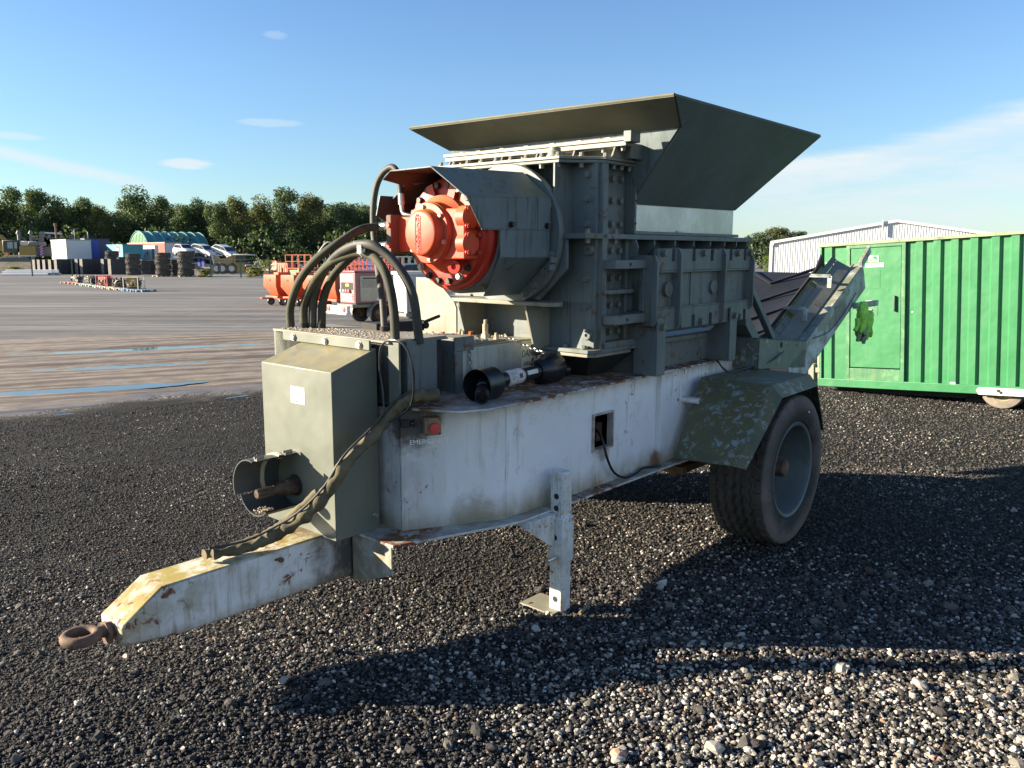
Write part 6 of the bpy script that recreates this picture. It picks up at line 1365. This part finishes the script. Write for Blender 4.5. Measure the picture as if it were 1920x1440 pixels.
bush(386, 99, 1.1, .9, 1, 'small dry bush left of the first green fence post'); bush(480, 97, 1.2, 1.2, 2, 'low yellow bush in front of the dump truck nose'); bush(496, 99, 2.2, 2.0, 3, 'brownish scrub left of the last fence post'); bush(32, 112, 1.6, 1.2, 4, 'low scrub in front of the excavator tracks'); bush(470, 97.5, .6, .7, 5, 'tiny tuft at the foot of the middle fence post')
# --- far yard on the right of the fence
container('steel_container', 'orange container at the far side of the yard beside the orange spreaders', 516, 540, 552, 493, 514, 86, m_or, m_or)
container('skip', 'pinkish orange skip beyond the last fence post', 506, 519, 526, 489, 507, 118, mk('skip_pink', (.55, .22, .16)), None, 'skip', ribs=False)
car(at(497, 140, 0), -.5, 0, 'dark car parked beyond the scrub left of the fence post', None, mk('dark_car', (.05, .055, .06)))
car(at(768, 56, 0), -2.9, 0, 'dark blue car seen between the hoses and the red motor', None, flat('blue_car_paint', (.03, .06, .10), .2, 0, .05))
# --- orange spreaders
def spreader(px, D_, rz, label):
    e = empty('towed_spreader', at(px, D_), rz, label=label, category='spreader', group='orange spreaders in a row')
    b = MB(); w_ = .5
    top = [(-w_, -.45, 1.32), (w_, -.45, 1.32), (w_, .45, 1.32), (-w_, .45, 1.32)]; mid = [(x, y * 1.02, .82) for x, y, _ in top]; mid = [(x * 1.04, y, z) for x, y, z in mid]; bot = [(x * .6, y * .5, .42) for x, y, _ in top]
    vs = top + mid + bot; fs = [(0, 1, 2, 3), (8, 9, 10, 11)] + [(k, (k + 1) % 4, 4 + (k + 1) % 4, 4 + k) for k in range(4)] + [(4 + k, 4 + (k + 1) % 4, 8 + (k + 1) % 4, 8 + k) for k in range(4)]
    b.add(vs, fs); b.build('hopper_tub', m_or, e, bev=.03)
    MB().box(-.48, .48, -.40, .40, .30, .42).box(-.1, .1, -.9, -.4, .30, .36).build('chassis', m_or, e, bev=.02); MB().box(-.05, .05, .1, .2, 1.32, 1.6).box(.1, .45, -.3, .3, 1.32, 1.42).build('filler', m_or, e)
    MB().box(-.08, .08, -.47, -.455, 1.03, 1.13).build('badge', M_rust, e)
    for sx_ in (-.46, .46):
        w = empty('wheel', (sx_, -.15, .17), 0, e); MB().lathe((0, 0, 0), (1, 0, 0), [(-.05, .08), (-.06, .15), (-.03, .17), (.03, .17), (.06, .15), (.05, .08)], 18).build('tyre', M_black, w); MB().cyl((-.055, 0, 0), (.055, 0, 0), .08, 12).build('rim', m_conc, w)
for px, D_, lb in ((525, 36, 'orange towed spreader at the left end of the row'), (558, 35, 'orange towed spreader second in the row, left of the hoses'), (600, 34, 'orange towed spreader seen between the left hoses'), (634, 33, 'orange towed spreader half hidden by the maroon generator')): spreader(px, D_, -.75, lb)
# --- scissor lifts
def lift(px, D_, zdeck, m_, label, rz=-.4, w_=2.2):
    e = empty('scissor_lift', at(px, D_), rz, label=label, category='scissor lift')
    MB().box(-w_ / 2, w_ / 2, -.5, .5, .25, .75).build('base', m_, e, bev=.04)
    b = MB(); n = 3
    for k in range(n):
        z0, z1 = .75 + (zdeck - .8) * k / n, .75 + (zdeck - .8) * (k + 1) / n
        for y in (-.4, .4): b.bar((-w_ * .42, y, z0), (w_ * .42, y, z1), .06, .08, (0, 1, 0)).bar((-w_ * .42, y + .05, z1), (w_ * .42, y + .05, z0), .06, .08, (0, 1, 0))
    b.build('scissor_arms', m_, e)
    MB().box(-w_ / 2, w_ / 2, -.5, .5, zdeck - .08, zdeck).build('deck', m_, e)
    b = MB()
    for z in (zdeck + .55, zdeck + 1.1):
        for y in (-.5, .5): b.bar((-w_ / 2, y, z), (w_ / 2, y, z), .05, .05)
        for x in (-w_ / 2, w_ / 2): b.bar((x, -.5, z), (x, .5, z), .05, .05)
    for i in range(5):
        x = -w_ / 2 + w_ * i / 4
        for y in (-.5, .5): b.bar((x, y, zdeck), (x, y, zdeck + 1.1), .05, .05, (1, 0, 0))
    b.build('guard_rail', m_, e)
    for x in (-w_ * .38, w_ * .38): MB().cyl((x, -.55, .2), (x, -.4, .2), .2, 14).build('wheel', M_black, e)
m_lr, m_lb = mk('lift_red', (.55, .08, .05)), mk('lift_blue', (.05, .14, .35))
lift(567, 72, 1.3, m_or, 'raised orange scissor lift with open guard rails above the spreaders', w_=2.6)
for px, D_, m_, lb in ((652, 68, m_or, 'orange scissor lift above the control end of the maroon generator'), (668, 69, m_lr, 'red scissor lift right of the orange one, above the generator roof'), (684, 70, m_lb, 'blue scissor lift seen over the maroon generator roof'), (700, 71, m_lr, 'red scissor lift directly left of the drooping hoses'), (735, 72, m_lr, 'red and pale scissor lift seen between the drooping hoses')): lift(px, D_, .95, m_, lb, w_=1.5)
lift(715, 73, .95, m_lb, 'blue scissor lift seen between the middle hoses', w_=1.5)
single('green_machine', 'low green machine body between the orange container and the hoses', 'machine', MB().box(-.8, .8, -.5, .5, .2, 1.0).box(-.5, .4, -.4, .4, 1.0, 1.35), mk('machine_green', (.05, .32, .12)), at(565, 50), -.5, bev=.05)
b = MB()
for k in range(12): b.box(-4.5 + k * .75, -4.2 + k * .75, -.2, .2, .6, 1.3)
b.box(-4.8, 4.8, -.3, .3, .4, .6).box(-4.8, 4.8, -.3, .3, 1.3, 1.45)
cr_ = empty('roller_rack', at(730, 100, 1.0), 0, label='long pale roller rack on the far side of the yard behind the lifts', category='rack'); b.build('rack_frame', m_cream, cr_)
# --- maroon generator on its trailer
ge = empty('towed_generator', at(668, 25), -radians(50), label='maroon and grey generator on a white trailer behind the hoses', category='generator')
M_mar = flat('maroon_paint', (.20, .085, .10), .5, 0, .1, 4); M_gp = flat('grey_panel', (.32, .32, .27), .5, 0, .08, 4)
GH0, GH1 = .62, 1.55
MB().box(-.95, 0, 0, 2.05, GH0, GH1).build('enclosure', M_mar, ge, bev=.02)
MB().box(-.98, .03, -.03, 2.08, GH1, GH1 + .06).build('roof', M_mar, ge, bev=.02)
MB().box(.003, .018, .16, 1.02, GH0 + .06, GH1 - .1).build('side_door', M_gp, ge, bev=.004); MB().box(.003, .018, 1.06, 1.8, GH0 + .06, GH1 - .1).build('side_door', M_gp, ge, bev=.004)
MB().box(.019, .022, .22, .95, GH0 + .48, GH1 - .22).build('vent', flat('vent_mesh', (.25, .25, .2), .7), ge); MB().box(.019, .023, 1.35, 1.7, GH0 + .1, GH0 + .3).build('sticker', mk('sticker_red', (.5, .1, .05)), ge)
MB().box(.019, .022, .25, .95, GH1 - .2, GH1 - .15).build('print', m_engd, ge)
MB().box(.019, .023, .72, .92, GH0 + .08, GH0 + .16).build('sticker', M_wht, ge); MB().box(.019, .04, 1.1, 1.25, GH0 + .42, GH0 + .52).build('latch', m_conc, ge)
MB().box(-.90, -.06, -.014, -.001, GH0 + .04, GH1 - .05).build('control_panel', flat('light_maroon', (.36, .20, .20), .6), ge, bev=.003)  # panel in a lighter maroon than the enclosure
MB().box(-.60, -.12, -.02, -.0145, GH1 - .22, GH1 - .1).box(-.4, -.2, -.02, -.0145, GH0 + .08, GH0 + .2).build('label', M_wht, ge); MB().box(-.84, -.1, -.022, -.0145, GH1 - .52, GH1 - .47).box(-.84, -.1, -.018, -.0145, GH1 - .50, GH1 - .30).build('socket_panel', M_dark, ge)
MB().box(-.55, -.35, -.024, -.0185, GH1 - .42, GH1 - .34).build('display', mk('amber2', (.7, .35, .05)), ge)
for k, c in enumerate(((.1, .4, .45), (.1, .35, .4), (.55, .1, .1), (.6, .08, .08))): MB().lathe((-.78 + k * .16, -.022, GH1 - .56), (0, -1, 0), [(0, .06), (.06, .055), (.07, 0)], 14).build('power_socket', mk('sock%d' % k, c), ge)
b = MB(); [b.box(-.18, -.09, -.018, -.0145, GH0 + .1 + k * .05, GH0 + .13 + k * .05) for k in range(4)]; b.build('louvre', M_dark, ge, kind='stuff')
MB().box(-.95, .02, -.12, 2.3, .50, .60).build('chassis', m_conc, ge, bev=.01); MB().box(-.98, .05, -.0, 2.0, .60, .625).build('fuel_tray', M_black, ge)
MB().box(-1.15, .10, -.36, -.24, .36, .56).build('light_board', M_wht, ge, bev=.01); MB().box(-1.15, .12, -.40, -.22, .30, .36).build('bumper', M_wht, ge, bev=.01)
MB().lathe((-.06, -.36, .46), (0, -1, 0), [(0, .085), (.03, .08), (.04, 0)], 16).build('tail_lamp', mk('lamp_red', (.55, .07, .06)), ge); MB().lathe((-1.02, -.36, .46), (0, -1, 0), [(0, .085), (.03, .08), (.04, 0)], 16).build('tail_lamp', mk('lamp_red', (.55, .07, .06)), ge)
for sx_ in (.08, -1.05):
    w = empty('wheel', (sx_, .75, .29), 0, ge); MB().lathe((0, 0, 0), (1, 0, 0), [(-.08, .18), (-.09, .27), (-.06, .30), (.06, .30), (.09, .27), (.08, .18)], 28).build('tyre', M_black, w); MB().lathe((0, 0, 0), (1, 0, 0), [(-.08, .185), (.03, .17), (.05, .06), (.08, 0)], 16).build('rim', M_rust, w)
    b = MB(); b.lathe((sx_, .75, .29), (1, 0, 0), [(-.12, .36), (.12, .36), (.12, .34), (-.12, .34), (-.12, .36)], 16, -.2, pi + .2, ref=(0, 1, 0)); b.build('mudguard', m_conc, ge)
MB().box(-.55, -.4, 2.2, 3.4, .40, .48).box(-.53, -.43, 3.2, 3.3, .0, .45).build('tow_bar', m_conc, ge)
# --- white generator partly hidden by the tank
gw = empty('towed_generator', at(766, 24), -radians(50), label='white framed generator with coloured sockets left of the grey shield plate', category='generator')
MB().box(-.12, .0, -.06, .0, .35, 1.5).build('corner_post', M_wht, gw, bev=.01); MB().box(-.8, 0, .02, 1.6, .42, 1.5).build('enclosure', flat('pale_grey_panel', (.42, .43, .42), .5), gw, bev=.02); MB().box(-.83, .03, -.05, 1.63, 1.5, 1.60).build('roof', M_wht, gw, bev=.02)
MB().box(-.8, .04, -.1, 1.7, .30, .40).build('chassis', m_conc, gw)
for k, (y, z, c) in enumerate(((.25, .9, (.6, .6, .55)), (.3, .72, (.1, .4, .45)), (.5, .6, (.6, .06, .05)), (.28, .55, (.1, .4, .45)), (.55, .78, (.1, .35, .4)), (.7, 1.15, (.7, .6, .45)))): MB().lathe((.002, y, z), (1, 0, 0), [(0, .06), (.06, .055), (.07, 0)], 14).build('power_socket', mk('sk%d' % k, c), gw)
for sx_ in (.0, -.8): MB().lathe((sx_, .8, .26), (1, 0, 0), [(-.08, 0), (-.08, .24), (-.05, .26), (.05, .26), (.08, .24), (.08, 0)], 22).build('wheel', M_black, gw)
